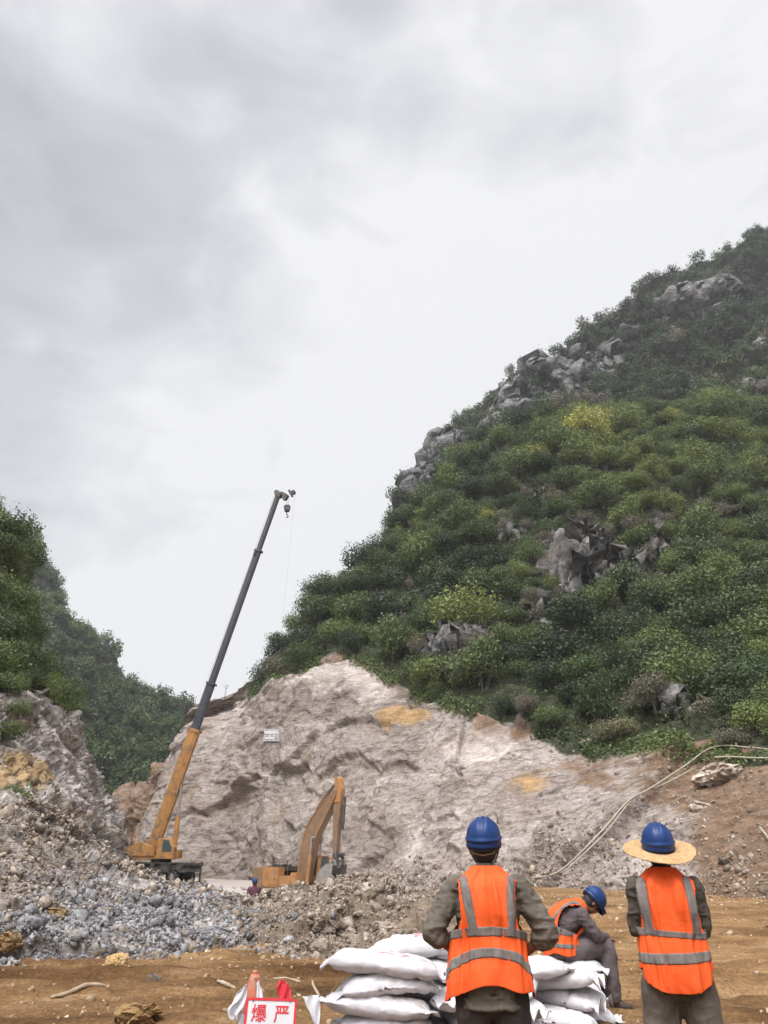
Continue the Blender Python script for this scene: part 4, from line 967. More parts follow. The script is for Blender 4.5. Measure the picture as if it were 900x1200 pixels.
BT = Rz @ Matrix.Translation(piv) @ Matrix.Rotation(-ang, 4, 'Y')
def bpart(name, par, mat, fn): o = part(name, par, mat, fn); o.data.transform(BT); return o
def ln(px, py):      # boom length coordinate under a photograph height
    best = min(np.linspace(0, BL, 400), key=lambda l: abs(float(proj(np.array(CR + BT @ Vector((l, 0, 0))))[1]) - py)); return float(best)
l1, l2, l3 = ln(0, 855), ln(0, 800), ln(0, 645)
b0 = bpart('boom_base', cr_, YEL, lambda bm: [boomsec(bm, -.9, l1, 1.05, .72), box(bm, (l1 - .15, 0, 0), (.3, .82, 1.18), bev=.02), box(bm, (l1 * .45, 0, 0), (.15, .78, 1.12)), box(bm, (l1 * .45, -.37, .1), (l1 * .5, .03, .3), mi=0)])
bpart('lettering_band', b0, pm('faded_red', [(.42, .12, .05), (.5, .16, .07)], 4, .6), lambda bm: box(bm, (l1 * .62, -.372, -.05), (l1 * .42, .012, .16)))
bpart('boom_section', cr_, BOOMG, lambda bm: [boomsec(bm, l1 - .5, l2, .76, .54), box(bm, (l2 - .1, 0, 0), (.2, .68, .96), bev=.02)])
bpart('boom_section', cr_, BOOMG, lambda bm: [boomsec(bm, l2 - .5, l3, .62, .46), box(bm, (l3 - .1, 0, 0), (.2, .6, .86), bev=.02), box(bm, (l3 - .4, -.33, .2), (.5, .1, .2))])
bpart('boom_section', cr_, BOOMG, lambda bm: [boomsec(bm, l3 - .5, BL - .5, .50, .38)])
bpart('boom_head', cr_, DARK, lambda bm: [box(bm, (BL - .25, 0, -.05), (.7, .5, .65), bev=.05), box(bm, (BL - .15, 0, -.75), (.35, .4, 1.0), ry=.35, bev=.05), cyl(bm, (BL - .05, -.22, .25), (BL - .05, .22, .25), .28, 18), cyl(bm, (BL - .45, -.22, -.85), (BL - .45, .22, -.85), .3, 18), box(bm, (BL + .15, 0, -1.35), (.22, .3, .9), ry=.8), cyl(bm, (BL + .32, -.16, -1.62), (BL + .32, .16, -1.62), .24, 16)])
cx0 = (1.15, 0, 2.1); cm = Rz.inverted() @ (BT @ Vector((l1 * .52, 0, -.6)))
lc = cpart('lift_cylinder', cr_, YEL, lambda bm: [cyl(bm, cx0, Vector(cx0).lerp(cm, .55), .23, 14), cyl(bm, (cx0[0], -.4, cx0[2]), (cx0[0], .4, cx0[2]), .2, 12)], sh)
cpart('piston_rod', lc, STEEL, lambda bm: cyl(bm, Vector(cx0).lerp(cm, .55), cm, .14, 12), sh)
# ropes, hook block (its own thing), basket (its own thing)
shv = CR + BT @ Vector((BL - .1, 0, -1.1)); shv2 = CR + BT @ Vector((BL + .32, 0, -1.86))
hk = P(332, 598, shv.y); hk.x = shv.x; hk.z = shv.z - 1.75
def w2c(p): return p - CR
part('winch_rope', cr_, ROPE, lambda bm: [tube(bm, [BT @ Vector((-.3, 0, .62)), BT @ Vector((BL - .2, 0, .45))], .016, 4)])
hkb = empty('hook_block', hk, 'dark hook block hanging just under the tip of the crane boom', 'hook')
part('rope', hkb, ROPE, lambda bm: [tube(bm, [(x, 0, .4), (x * .5, 0, 1.75)], .02, 4) for x in (-.1, .1)])
part('sheave_housing', hkb, DARK, lambda bm: [prism(bm, [(-.38, .35), (-.2, .55), (.2, .55), (.38, .35), (.25, -.25), (-.25, -.25)], -.15, .15, .03), cyl(bm, (0, -.2, .2), (0, .2, .2), .3, 16)])
part('hook', hkb, DARK, lambda bm: tube(bm, [(0, 0, -.2), (0, 0, -.6), (.14, 0, -.72), (.14, 0, -.88), (0, 0, -.98), (-.13, 0, -.88)], [.07, .06, .06, .06, .05, .02], 8))
bl = P(318, 869, shv2.y); bk2 = Vector((bl.x, shv2.y, bl.z))
bas = empty('man_basket', bk2, 'small white caged platform hanging from the crane against the cliff', 'basket')
def cage(bm):
    for z in (0, .45, .75, 1.05):
        for a, b in (((-.65, -.45), (.65, -.45)), ((.65, -.45), (.65, .45)), ((.65, .45), (-.65, .45)), ((-.65, .45), (-.65, -.45))):
            tube(bm, [(*a, z), (*b, z)], .035, 6)
    for x in (-.65, -.2, .2, .65):
        for y in (-.45, .45): tube(bm, [(x, y, 0), (x, y, 1.05)], .03, 6)
part('cage', bas, WHT, cage); part('floor_plate', bas, DARK, lambda bm: box(bm, (0, 0, -.02), (1.35, .95, .06)))
part('side_panel', bas, WHT, lambda bm: [box(bm, (0, -.49, .78), (1.25, .03, .22)), box(bm, (-.1, -.49, .25), (.95, .03, .2))])
part('sling', bas, ROPE, lambda bm: [tube(bm, [(x, y, 1.05), (0, 0, 2.1)], .02, 4) for x in (-.65, .65) for y in (-.45, .45)] + [tube(bm, [(0, 0, 2.1), shv2 - bk2], .007, 4)])
# hoses laid over the right slope
HOSE = pm('pale_hose', [(.34, .29, .22), (.50, .44, .35)], 5, .6)
def surf_tube(pts, r, name, lb, lift=.32):
    w_ = []
    for x, y in pts:
        p, n = onA(x, y); w_.append(p + Vector((0, -.35, lift)))
    W = cr_weights(len(w_), np.linspace(0, len(w_) - 1, len(w_) * 6)); q = W @ np.array([tuple(p) for p in w_])
    bm = bmesh.new(); tube(bm, q, r, 8); tag(from_bm(name, bm, HOSE, smooth=True), lb, 'hose')
surf_tube([(930,890),(880,884),(835,883),(800,905),(760,931),(735,946),(700,985),(655,1028),(622,1036)], .045, 'hose', 'long pale hose running up the rock to the upper right edge')
surf_tube([(930,894),(890,896),(855,894),(835,894)], .05, 'hose', 'short pale hose lying just below the long one at the right edge')
surf_tube([(812,908),(775,926),(745,940),(706,984),(660,1030)], .035, 'hose', 'second pale hose running alongside the long one down the rock')
p0, p1 = onA(888, 975)[0], onA(906, 1008)[0]
bm = bmesh.new(); tube(bm, [p0 + Vector((0, -.3, .2)), p0.lerp(p1, .5) + Vector((0, -.4, .3)), p1 + Vector((0, -.4, .1))], [.05, .045, .04], 7)
tag(from_bm('stick', bm, HOSE), 'thin pale stick leaning on the brown soil slope at the right edge', 'stick')
pk = picker(DD, ND)
pp = [pk(x, y)[0] + Vector((0, -.6, .4)) for x, y in [(222,898),(205,898),(190,906),(175,918),(160,935),(150,955),(142,975)]]
bm = bmesh.new(); tube(bm, pp, .14, 7); tag(from_bm('pipe', bm, STEEL), 'thin grey pipe bent over the broken ridge behind the crane', 'pipe')
# ------------------------------------------------------------------ people
def cloth_mat(name, cols, rough=.9, bump=.004, bs=60, dirt=None, sc=5):
    return pm(name, cols, sc, rough, 6, bump, bs, lo=.3, hi=.7, dirt=dirt, spec=.2)
ORANGE = cloth_mat('hi_vis_orange', [(.80, .095, .018), (.92, .14, .03)], .65, .009, 13, sc=3, dirt=((.55, .12, .05), 5, .60))
REFL = cloth_mat('reflective_grey', [(.12, .105, .095), (.24, .21, .19)], .5, .002, 60, sc=12)
TRIM = cloth_mat('dark_trim', [(.05, .02, .015), (.09, .03, .02)])
SH1 = cloth_mat('olive_grey_shirt', [(.105, .088, .070), (.165, .142, .115)], .95, .006, 30)
SH2 = cloth_mat('dark_olive_shirt', [(.070, .062, .050), (.120, .105, .082)], .95, .006, 30)
SH3 = cloth_mat('mauve_grey_shirt', [(.085, .068, .066), (.145, .118, .115)], .95, .006, 30)
TR1 = cloth_mat('charcoal_trousers', [(.038, .031, .029), (.075, .062, .058)], .95, .006, 25, dirt=((.13, .10, .08), 4, .58))
TR2 = cloth_mat('taupe_trousers', [(.098, .080, .066), (.155, .130, .108)], .95, .006, 25, dirt=((.2, .15, .11), 4, .6))
TR3 = cloth_mat('grey_trousers', [(.090, .074, .072), (.15, .125, .122)], .95, .006, 25, dirt=((.2, .15, .11), 4, .62))
PLUM = cloth_mat('plum_shirt', [(.09, .035, .05), (.14, .06, .08)])
SKIN = pm('skin', [(.22, .105, .06), (.32, .165, .10)], 9, .6, bump=.002, bscale=90)
HAIR = pm('black_hair', [(.012, .010, .009), (.03, .025, .022)], 40, .6, bump=.006, bscale=120)
BLUE = pm('helmet_blue', [(.005, .024, .105), (.009, .042, .165)], 3, .42, dirt=((.10, .11, .14), 7, .64), spec=.4)
EYE_M = pm('eye', [(.02, .015, .01), (.03, .02, .015)], 3, .2)
STRAW = pm('straw', [(.36, .21, .09), (.60, .40, .20)], 26, .75, bump=.003, bscale=80)
SHOE = pm('shoe', [(.03, .026, .022), (.08, .065, .05)], 8, .8)
STRAP = cloth_mat('strap', [(.16, .12, .06), (.24, .18, .10)])

def ell(bm, c, r, rot=None, sub=3):
    m = Matrix.Translation(c) @ (rot.to_4x4() if rot is not None else Matrix.Identity(4)) @ Matrix.Diagonal((*r, 1))
    bmesh.ops.create_icosphere(bm, subdivisions=sub, radius=1, matrix=m)
def limb(bm, pts, rad, n=14):
    P_ = [Vector(p) for p in pts]; R_ = list(rad); q, r = [], []
    for i in range(len(P_) - 1):
        for k in range(6):
            t = k / 6; q.append(P_[i].lerp(P_[i + 1], t)); r.append(R_[i] * (1 - t) + R_[i + 1] * t)
    q.append(P_[-1]); r.append(R_[-1])
    q2 = [q[0]] + [(q[i - 1] + q[i] * 2 + q[i + 1]) / 4 for i in range(1, len(q) - 1)] + [q[-1]]
    tube(bm, q2, r, n)
    for p, rr in ((q[0], r[0]), (q[-1], r[-1])): ell(bm, p, (rr, rr, rr), sub=2)
def remesh(name, bm, vox, mat, parent, smooth=3, wr=None):
    me = bpy.data.meshes.new('tmp'); bmesh.ops.triangulate(bm, faces=bm.faces); bm.to_mesh(me); bm.free()
    o = bpy.data.objects.new('tmp', me); COL.objects.link(o)
    a = o.modifiers.new('r', 'REMESH'); a.mode = 'VOXEL'; a.voxel_size = vox; a.adaptivity = 0
    b = o.modifiers.new('s', 'SMOOTH'); b.iterations = smooth; b.factor = .6
    dg = bpy.context.evaluated_depsgraph_get(); dg.update()
    out = bpy.data.meshes.new_from_object(o.evaluated_get(dg)); out.name = name
    bpy.data.objects.remove(o); bpy.data.meshes.remove(me)
    if wr:
        n = len(out.vertices); co = np.zeros(n * 3, np.float32); no = np.zeros(n * 3, np.float32)
        out.vertices.foreach_get('co', co); out.vertices.foreach_get('normal', no)
        co = co.reshape(-1, 3).astype(float); no = no.reshape(-1, 3)
        co = co + no * wr(co)[:, None]; out.vertices.foreach_set('co', co.astype(np.float32).ravel()); out.update()
    return link(name, out, mat, parent, smooth=True)
def folds(amp, sc, seed):
    sc = np.array(sc, float)
    def f(p):
        a = vnoise(p * sc + fbm(p * 6, 2, seed)[:, None] * .35, seed); b = vnoise(p * sc * 2.3 + 9, seed + 5)
        return amp * (1.0 - 2.2 * np.abs(a)) + amp * .4 * (1 - 2 * np.abs(b))
    return f
def hand(bm, w_, d, nrm, curl=.5, flip=1):
    d = Vector(d).normalized(); nrm = Vector(nrm); nrm = (nrm - d * nrm.dot(d)).normalized(); s = d.cross(nrm) * flip
    w_ = Vector(w_)
    rot = Matrix((s, d, nrm)).transposed()
    ell(bm, w_ + d * .05, (.041, .052, .017), rot, 2)
    for k, (o, L_) in enumerate(((.031, .072), (.011, .082), (-.010, .077), (-.030, .060))):
        b = w_ + d * .088 + s * o; q = [b]; a = 0.0
        for j, f in enumerate((.45, .32, .23)):
            a += curl * (.6 + .3 * j); q.append(q[-1] + (d * math.cos(a) + nrm * math.sin(a)) * L_ * f)
        tube(bm, [w_ + d * .05 + s * o * .8] + q, [.009, .0098, .009, .0085, .0065], 8)
    b = w_ + d * .02 + s * .03
    tube(bm, [b, b + d * .028 + s * .026, b + d * .055 + s * .032 + nrm * .012, b + d * .078 + s * .026 + nrm * .02], [.014, .0125, .0105, .008], 8)

def spline(tab):
    T = [r[0] for r in tab]; A = np.array([list(r[1:]) for r in tab], float).reshape(len(T), -1)
    def f(t):
        t = np.asarray(t, float); k = np.clip(np.searchsorted(T, t, side='right') - 1, 0, len(T) - 2)
        Ta = np.array(T); u = np.clip((t - Ta[k]) / (Ta[k + 1] - Ta[k]), 0, 1)[..., None]
        p0, p1, p2, p3 = A[np.maximum(k - 1, 0)], A[k], A[k + 1], A[np.minimum(k + 2, len(T) - 1)]
        return .5 * (2 * p1 + (p2 - p0) * u + (2 * p0 - 5 * p1 + 4 * p2 - p3) * u ** 2 + (3 * p1 - p0 - 3 * p2 + p3) * u ** 3)
    return f
def frames(spine):
    f = spline([(t, *c) for t, c in spine])
    def g(t):
        c = f(t); d = f(np.asarray(t) + .01) - f(np.asarray(t) - .01); d /= np.linalg.norm(d, axis=-1, keepdims=True) + 1e-9
        R = np.zeros_like(d); R[..., 0] = 1; D = np.cross(R, d); D /= np.linalg.norm(D, axis=-1, keepdims=True)
        return c, R, D
    return g
def body_surf(fr, prof, t, th, off=0.0, ex=2.3):
    c, R, D = fr(t); ab = prof(t); cx, sx = np.cos(th), np.sin(th)
    px_ = np.sign(cx) * np.abs(cx) ** (2 / ex) * (ab[..., 0] + off); py_ = np.sign(sx) * np.abs(sx) ** (2 / ex) * (ab[..., 1] + off)
    return c + R * px_[..., None] + D * py_[..., None]

def helmet(parent, c, rot, strap=True):
    rows = [(.001, 1.0)] + [(math.sin(a), math.cos(a)) for a in np.linspace(.12, math.pi / 2 - .06, 14)]
    ns = 64; V = []
    prof_ = [(s, .118 * cc + .002) for s, cc in rows] + [(1.0, .004), (1.075, .001), (1.08, -.006), (1.015, -.010), (1.02, -.030), (1.04, -.046)]
    for s, z in prof_:
        for k in range(ns):
            a = 2 * math.pi * k / ns; x, y = math.cos(a), math.sin(a)
            rx, ry = .108 * s, .134 * s
            X, Y, Z = rx * x, ry * y, z
            if z > .02:
                rid = sum(math.exp(-((X - q) / .007) ** 2) for q in (0, .032, -.032)) * .0065 * min(1, (z - .02) / .04) * (1 if abs(Y) < .125 else 0)
                Z += rid
            if z < .003:
                fr_ = max(0, y) ** 3; Y += fr_ * .045 * (1 if z > -.03 else 1.0); Z -= .012 * max(0, -y) - fr_ * .008
            V.append((X, Y, Z))
    V = np.array(V); n = len(prof_); F = []
    for i in range(n - 1):
        for k in range(ns): F.append((i * ns + k, i * ns + (k + 1) % ns, (i + 1) * ns + (k + 1) % ns, (i + 1) * ns + k))
    me = mesh_np('helmet', V, np.array(F)[:, ::-1]); o = link('helmet', me, BLUE, parent, smooth=True)
    o.matrix_local = Matrix.Translation(c) @ rot.to_4x4()
    m = o.modifiers.new('s', 'SOLIDIFY'); m.thickness = .004
    def band(bm): tube(bm, [(.103 * math.cos(a), .128 * math.sin(a), -.055 - .012 * max(0, -math.sin(a))) for a in np.linspace(0, 2 * math.pi, 33)], .006, 6)
    q = part('headband', o, HAIR, band)
    if strap:
        part('chin_strap', o, STRAP, lambda bm: [tube(bm, [(s * .1, -.03, -.03), (s * .088, -.015, -.09), (s * .06, .035, -.15), (0, .06, -.165)], .004, 6) for s in (-1, 1)] + [tube(bm, [(s * .1, -.06, -.05) if s else (0, 0, 0) for s in ()] + [(-.095, -.05, -.05), (-.06, -.098, -.085), (0, -.115, -.095), (.06, -.098, -.085), (.095, -.05, -.05)], .0045, 6)])
    return o

def person(S, loc, rz, label, group=None):
    root = empty('person', loc, label, 'person', group, rz); root.scale = (S.get('sc', 1.0),) * 3
    fr = frames(S['spine']); prof = spline(S['prof']); ts = np.linspace(S['prof'][0][0], S['prof'][-1][0], 30)
    hc, hr_ = Vector(S['head'][0]), S['head'][1]; vx = S.get('vox', .006)
    # body: one continuous skin
    bm = bmesh.new()
    for t in ts[::2]:
        c, R, D = fr(t); a, b = prof(t); ell(bm, Vector(c), (max(a * .78, .03), max(b * .75, .03), .04), sub=2)
    nk = Vector(fr(ts[-1])[0]); limb(bm, [nk - (hc - nk).normalized() * .06, nk, hc + hr_ @ Vector((0, -.012, -.05))], [.065, .057, .053])
    for c, r in (((0, -.012, .03), (.078, .095, .088)), ((0, .022, -.045), (.056, .066, .062)), ((0, .055, -.08), (.028, .03, .025)), ((0, .094, -.012), (.013, .018, .026)), ((0, .088, -.05), (.024, .012, .012)),
                 ((0, .078, .03), (.055, .018, .012)), ((.079, -.005, -.012), (.011, .02, .032)), ((-.079, -.005, -.012), (.011, .02, .032))):
        ell(bm, hc + hr_ @ Vector(c), r, hr_, 3)
    for sd_, (sh_, el, wr_, hd, hn) in zip((-1, 1), S['arms']):
        limb(bm, [sh_, el, wr_], [.048, .040, .027]); d = (Vector(wr_) - Vector(el)).normalized()
        hand(bm, Vector(wr_) + d * .01, hd, hn, S.get('curl', .5), sd_ * -1)
    for hp, kn, an, to in S['legs']:
        limb(bm, [hp, kn, an], [.075, .052, .036]); limb(bm, [an, Vector(an).lerp(Vector(to), .5) + Vector((0, 0, -.03)), Vector(to)], [.036, .035, .026])
    remesh('body', bm, vx, SKIN, root, 2)
    for s in (-1, 1):
        bm = bmesh.new(); ell(bm, hc + hr_ @ Vector((s * .03, .076, .008)), (.011, .011, .011), sub=2); from_bm('eye', bm, EYE_M, root, True)
    # hair: cap hugging the skull
    bm = bmesh.new(); ell(bm, hc + hr_ @ Vector((0, -.026, .0)), (.082, .092, .112), hr_, 4)
    inv = hr_.inverted()
    bmesh.ops.delete(bm, geom=[v for v in bm.verts if (inv @ (v.co - hc)).z < -.088 + .9 * max(0, (inv @ (v.co - hc)).y + .02) or ((inv @ (v.co - hc)).y > .03 and (inv @ (v.co - hc)).z < .05)], context='VERTS')
    o = from_bm('hair', bm, HAIR, root, True); o.modifiers.new('s', 'SOLIDIFY').thickness = .006
    # shirt
    bm = bmesh.new(); th = np.linspace(0, 2 * np.pi, 40, endpoint=False)
    rings = [[bm.verts.new(Vector(p)) for p in body_surf(fr, prof, np.full(40, t), th)] for t in ts]
    for a, b in zip(rings, rings[1:]):
        for k in range(40): bm.faces.new((a[k], a[(k + 1) % 40], b[(k + 1) % 40], b[k]))
    bm.faces.new(rings[0][::-1]); bm.faces.new(rings[-1])
    sl = S.get('sleeve', 1.0); sr = S.get('srad', (.072, .062, .046))
    for sh_, el, wr_, hd, hn in S['arms']:
        sh_, el, wr_ = Vector(sh_), Vector(el), Vector(wr_); e = el.lerp(wr_, sl)
        limb(bm, [sh_, el, e], [sr[0], sr[1], sr[1] * (1 - sl) + sr[2] * sl], 18)
        ell(bm, sh_, (sr[0] * 1.08,) * 3, sub=2)
        if sl < .9: tube(bm, [el.lerp(wr_, sl - .16), el.lerp(wr_, sl)], sr[1] * 1.06, 18)
    c, R, D = fr(ts[-1]); up_ = (hc - Vector(c)).normalized()
    tube(bm, [Vector(c) - up_ * .03, Vector(c) + up_ * .025], [.085, .066], 20)
    remesh('shirt', bm, vx * 1.25, S['shirt'], root, 3, folds(.009, (13, 13, 20), S['seed']))
    # trousers
    bm = bmesh.new(); l0, l1_ = S['legs']; pc = (Vector(l0[0]) + Vector(l1_[0])) / 2; pr_ = S['pelvis']
    ell(bm, pc + Vector(pr_[1]), pr_[0], sub=3)
    if 'waist' in S: w0, w1, wr0, wr1 = S['waist']; ell(bm, Vector(w1), wr1, sub=3); ell(bm, (Vector(w0) + Vector(w1)) / 2, wr0, sub=3)
    for hp, kn, an, to in S['legs']: limb(bm, [hp, kn, Vector(an) + Vector((0, -.005, .03))], S.get('lrad', (.105, .082, .075)), 18)
    remesh('trousers', bm, vx * 1.3, S['trouser'], root, 3, folds(.0085, (11, 11, 7), S['seed'] + 3))
    for hp, kn, an, to in S['legs']:
        an, to = Vector(an), Vector(to); bm = bmesh.new(); d = (to - an); d.z = 0; d.normalize()
        limb(bm, [an + Vector((0, 0, .02)) - d * .03, an + Vector((0, 0, -.045)) - d * .03], [.045, .042]); limb(bm, [an + Vector((0, 0, -.04)) - d * .04, to], [.043, .036])
        remesh('shoe', bm, .008, SHOE, root, 2)
    # vest
    if 'vest' in S:
        v = S['vest']; vp = spline(v['prof']); nT, nH = 110, 200; U = np.linspace(0, 1, nT)[:, None]; TH = np.linspace(0, 2 * np.pi, nH, endpoint=False)[None, :]
        hem = v['hem'](TH); T_ = hem + (v['top'] - hem) * U; TH2 = TH + 0 * T_
        def fold_off(T, H):
            q = np.stack([np.cos(H) * 2.6, np.sin(H) * 2.6, T * 1.3], -1)
            o = .015 * (1 - 2 * np.abs(vnoise(q * 1.5, S['seed'] + 20))) + .010 * vnoise(q * np.array([3.4, 3.4, 2.6]) + (T * 4)[..., None], S['seed'] + 21) + .004 * vnoise(q * 8, S['seed'] + 22)
            o = o - .008 * np.exp(-((H - math.pi / 2 - v.get('seam', 0.0)) / .05) ** 2) + .006 * np.exp(-((H - math.pi / 2 - v.get('seam', 0.0) - .11) / .06) ** 2)
            return o * (.35 + .65 * (1 - sstep(T, v['top'] - .12, v['top'])))
        VS = lambda T, H, off=0.0: body_surf(fr, vp, T, H, off + fold_off(T, H), 2.5)
        VS0 = VS; VS = lambda T, H, off=0.0: VS0(T, H, off + .007)
        G = VS(T_, TH2); Cc = fr(T_)[0]; lx = (G - Cc)[..., 0]
        arm = v['arm'](T_); kill = (np.abs(lx) > arm)
        neck = (np.sin(TH2) < 0) & (np.abs(lx) < .10 * sstep(T_, v['top'] - .30, v['top'])) ; kill = kill | neck
        i = np.arange(nT - 1)[:, None] * nH; j = np.arange(nH)[None, :]; j2 = (j + 1) % nH
        Fq = np.stack([i + j, i + j2, i + nH + j2, i + nH + j], -1).reshape(-1, 4)
        kf = kill.ravel()[Fq].any(axis=1); Fq = Fq[~kf]
        used = np.unique(Fq); mp_ = np.full(nT * nH, -1); mp_[used] = np.arange(len(used))
        me = mesh_np('vest', G.reshape(-1, 3)[used], mp_[Fq])
        vo_ = link('vest', me, [ORANGE, TRIM], root, smooth=True)
        sm = vo_.modifiers.new('sm', 'SMOOTH'); sm.iterations = 3; sm.factor = .5
        so_ = vo_.modifiers.new('s', 'SOLIDIFY'); so_.thickness = .007; so_.offset = 0; so_.material_offset_rim = 1
        for z0, hw, lo_, hi_ in v['bands']:          # bands round the body
            hh = np.linspace(lo_, hi_, 150)[None, :]; uu = np.linspace(-hw, hw, 7)[:, None]
            g = VS(z0(hh) + uu, hh + 0 * uu, .0062)
            link('reflective_band', mesh_np('reflective_band', g.reshape(-1, 3), grid_faces(7, 150)), REFL, vo_, True).modifiers.new('s', 'SOLIDIFY').thickness = .002
        for x0, x1, hw, ta, tb in v['straps']:       # bands over the shoulders (back side)
            tt = np.linspace(ta, tb, 60)[:, None]; uu = np.linspace(-hw, hw, 6)[None, :]
            xx = x0 + (x1 - x0) * (tt - ta) / (tb - ta) + uu; a_ = vp(tt + 0 * uu)[..., 0]
            H = np.arccos(np.clip(np.sign(xx) * np.abs(np.clip(xx / a_, -.999, .999)) ** (2.5 / 2), -1, 1))
            g = VS(tt + 0 * uu, H, .0066)
            link('reflective_strap', mesh_np('reflective_strap', g.reshape(-1, 3), grid_faces(60, 6)), REFL, vo_, True).modifiers.new('s', 'SOLIDIFY').thickness = .002
    hm = helmet(root, hc + hr_ @ Vector((0, -.012, S.get('hz', .058))), hr_ @ Matrix.Rotation(S.get('htilt', 0), 3, 'X'), S.get('strap', True))
    return root, hc, hr_
I3 = Matrix.Identity(3)
base_prof = [(.835, .186, .142), (.88, .180, .136), (.98, .170, .125), (1.10, .162, .120), (1.22, .175, .125), (1.33, .195, .130), (1.42, .190, .115), (1.48, .135, .085), (1.53, .065, .062)]
# --- man with hands on hips
hem1 = lambda th: .925 - .045 * np.abs(np.cos(th)) ** 6 - .03 * np.exp(-((np.cos(th) + .95) / .25) ** 2) + .012 * np.sin(th * 5)
m1 = dict(seed=3, sc=.975, spine=[(.8, (0, -.02, .8)), (.95, (0, -.02, .95)), (1.15, (0, .005, 1.15)), (1.35, (0, -.01, 1.35)), (1.5, (0, .005, 1.5)), (1.6, (0, .02, 1.6))],
    prof=base_prof, head=((0.0, .025, 1.665), Matrix.Rotation(.10, 3, 'X') @ Matrix.Rotation(-.1, 3, 'Z')),
    arms=[((-.19, -.01, 1.435), (-.345, -.06, 1.20), (-.205, .07, 1.085), (.6, .7, -.35), (.8, -.4, 0)), ((.19, -.01, 1.435), (.355, -.05, 1.20), (.21, .08, 1.08), (-.6, .7, -.35), (-.8, -.4, 0))],
    legs=[((-.095, -.01, .88), (-.12, .02, .50), (-.13, -.02, .09), (-.16, .13, .035)), ((.095, -.01, .88), (.12, .02, .50), (.14, -.02, .09), (.17, .13, .035))],
    pelvis=((.166, .122, .12), (0, -.01, .0)), lrad=(.112, .095, .082), shirt=SH1, trouser=TR1, sleeve=.30, srad=(.070, .064, .052), curl=.35,
    vest=dict(prof=[(.8, .250, .178), (.92, .243, .172), (1.02, .230, .165), (1.12, .220, .160), (1.24, .214, .155), (1.34, .218, .152), (1.42, .212, .135), (1.455, .196, .122), (1.485, .160, .108), (1.512, .116, .096), (1.54, .086, .086)],
        hem=hem1, top=1.538, seam=-.06, arm=lambda T: np.interp(T, [1.17, 1.20, 1.24, 1.30, 1.38, 1.44, 1.475, 1.50], [.4, .205, .178, .165, .168, .180, .20, .4]),
        bands=[(lambda h: 1.225 - .065 * (1 - np.sin(np.clip(h, 0, np.pi))) ** 1.0, .026, -.15, math.pi + .15), (lambda h: 1.085 - .115 * (1 - np.sin(np.clip(h, 0, np.pi))) ** .8, .028, -.35, math.pi + .35)],
        straps=[(-.075, -.135, .0235, 1.20, 1.492), (.115, .135, .0215, 1.20, 1.492)]))
q1 = P(573, 1100, 5.0); person(m1, Vector((q1.x, 5.0, float(ground_z(q1.x, 5.0)))), math.radians(-6), 'worker seen from behind with hands on hips, standing in front of the white sacks')
# --- man with the straw brim
hem2 = lambda th: .925 - .070 * np.clip(np.sin(th), 0, 1) ** 1.5 + .03 * np.abs(np.cos(th)) ** 8
m2 = dict(seed=11, sc=.977, spine=m1['spine'], prof=[(t, a * .97, b) for t, a, b in base_prof], head=((0.0, .03, 1.655), Matrix.Rotation(.12, 3, 'X')),
    arms=[((-.185, -.005, 1.43), (-.215, .05, 1.16), (-.02, .23, 1.20), (1, .15, .1), (0, -1, 0)), ((.185, -.005, 1.43), (.222, .05, 1.16), (.03, .25, 1.17), (-1, .15, .1), (0, -1, 0))],
    legs=[((-.10, -.01, .88), (-.14, .03, .50), (-.15, -.02, .09), (-.18, .13, .035)), ((.10, -.01, .88), (.15, .0, .50), (.19, -.04, .09), (.23, .10, .035))],
    pelvis=((.172, .128, .12), (0, -.01, .0)), lrad=(.125, .108, .095), shirt=SH2, trouser=TR2, sleeve=1.0, srad=(.064, .055, .046), curl=.5, hz=.07, strap=False,
    vest=dict(prof=[(.75, .206, .160), (.86, .208, .164), (1.0, .204, .160), (1.12, .200, .156), (1.24, .204, .152), (1.34, .204, .150), (1.42, .204, .135), (1.455, .190, .122), (1.485, .158, .108), (1.512, .115, .096), (1.54, .086, .086)],
        hem=hem2, top=1.538, seam=.2, arm=lambda T: np.interp(T, [1.14, 1.17, 1.22, 1.30, 1.38, 1.44, 1.475, 1.50], [.4, .205, .188, .180, .182, .190, .205, .4]),
        bands=[(lambda h: 1.165 - .012 * np.sin(h * 2), .027, -.4, math.pi + .4), (lambda h: 1.035 - .028 * np.clip(np.sin(h), 0, 1) + .012 * np.cos(h), .028, -.4, math.pi + .4)],
        straps=[(-.125, -.150, .023, 1.165, 1.492), (.135, .125, .021, 1.165, 1.492)]))
q2 = P(787, 1100, 5.55); r2, hc2, hr2 = person(m2, Vector((q2.x, 5.55, float(ground_z(q2.x, 5.55)))), math.radians(-14), 'worker with a straw brim under his blue helmet, standing with folded arms')
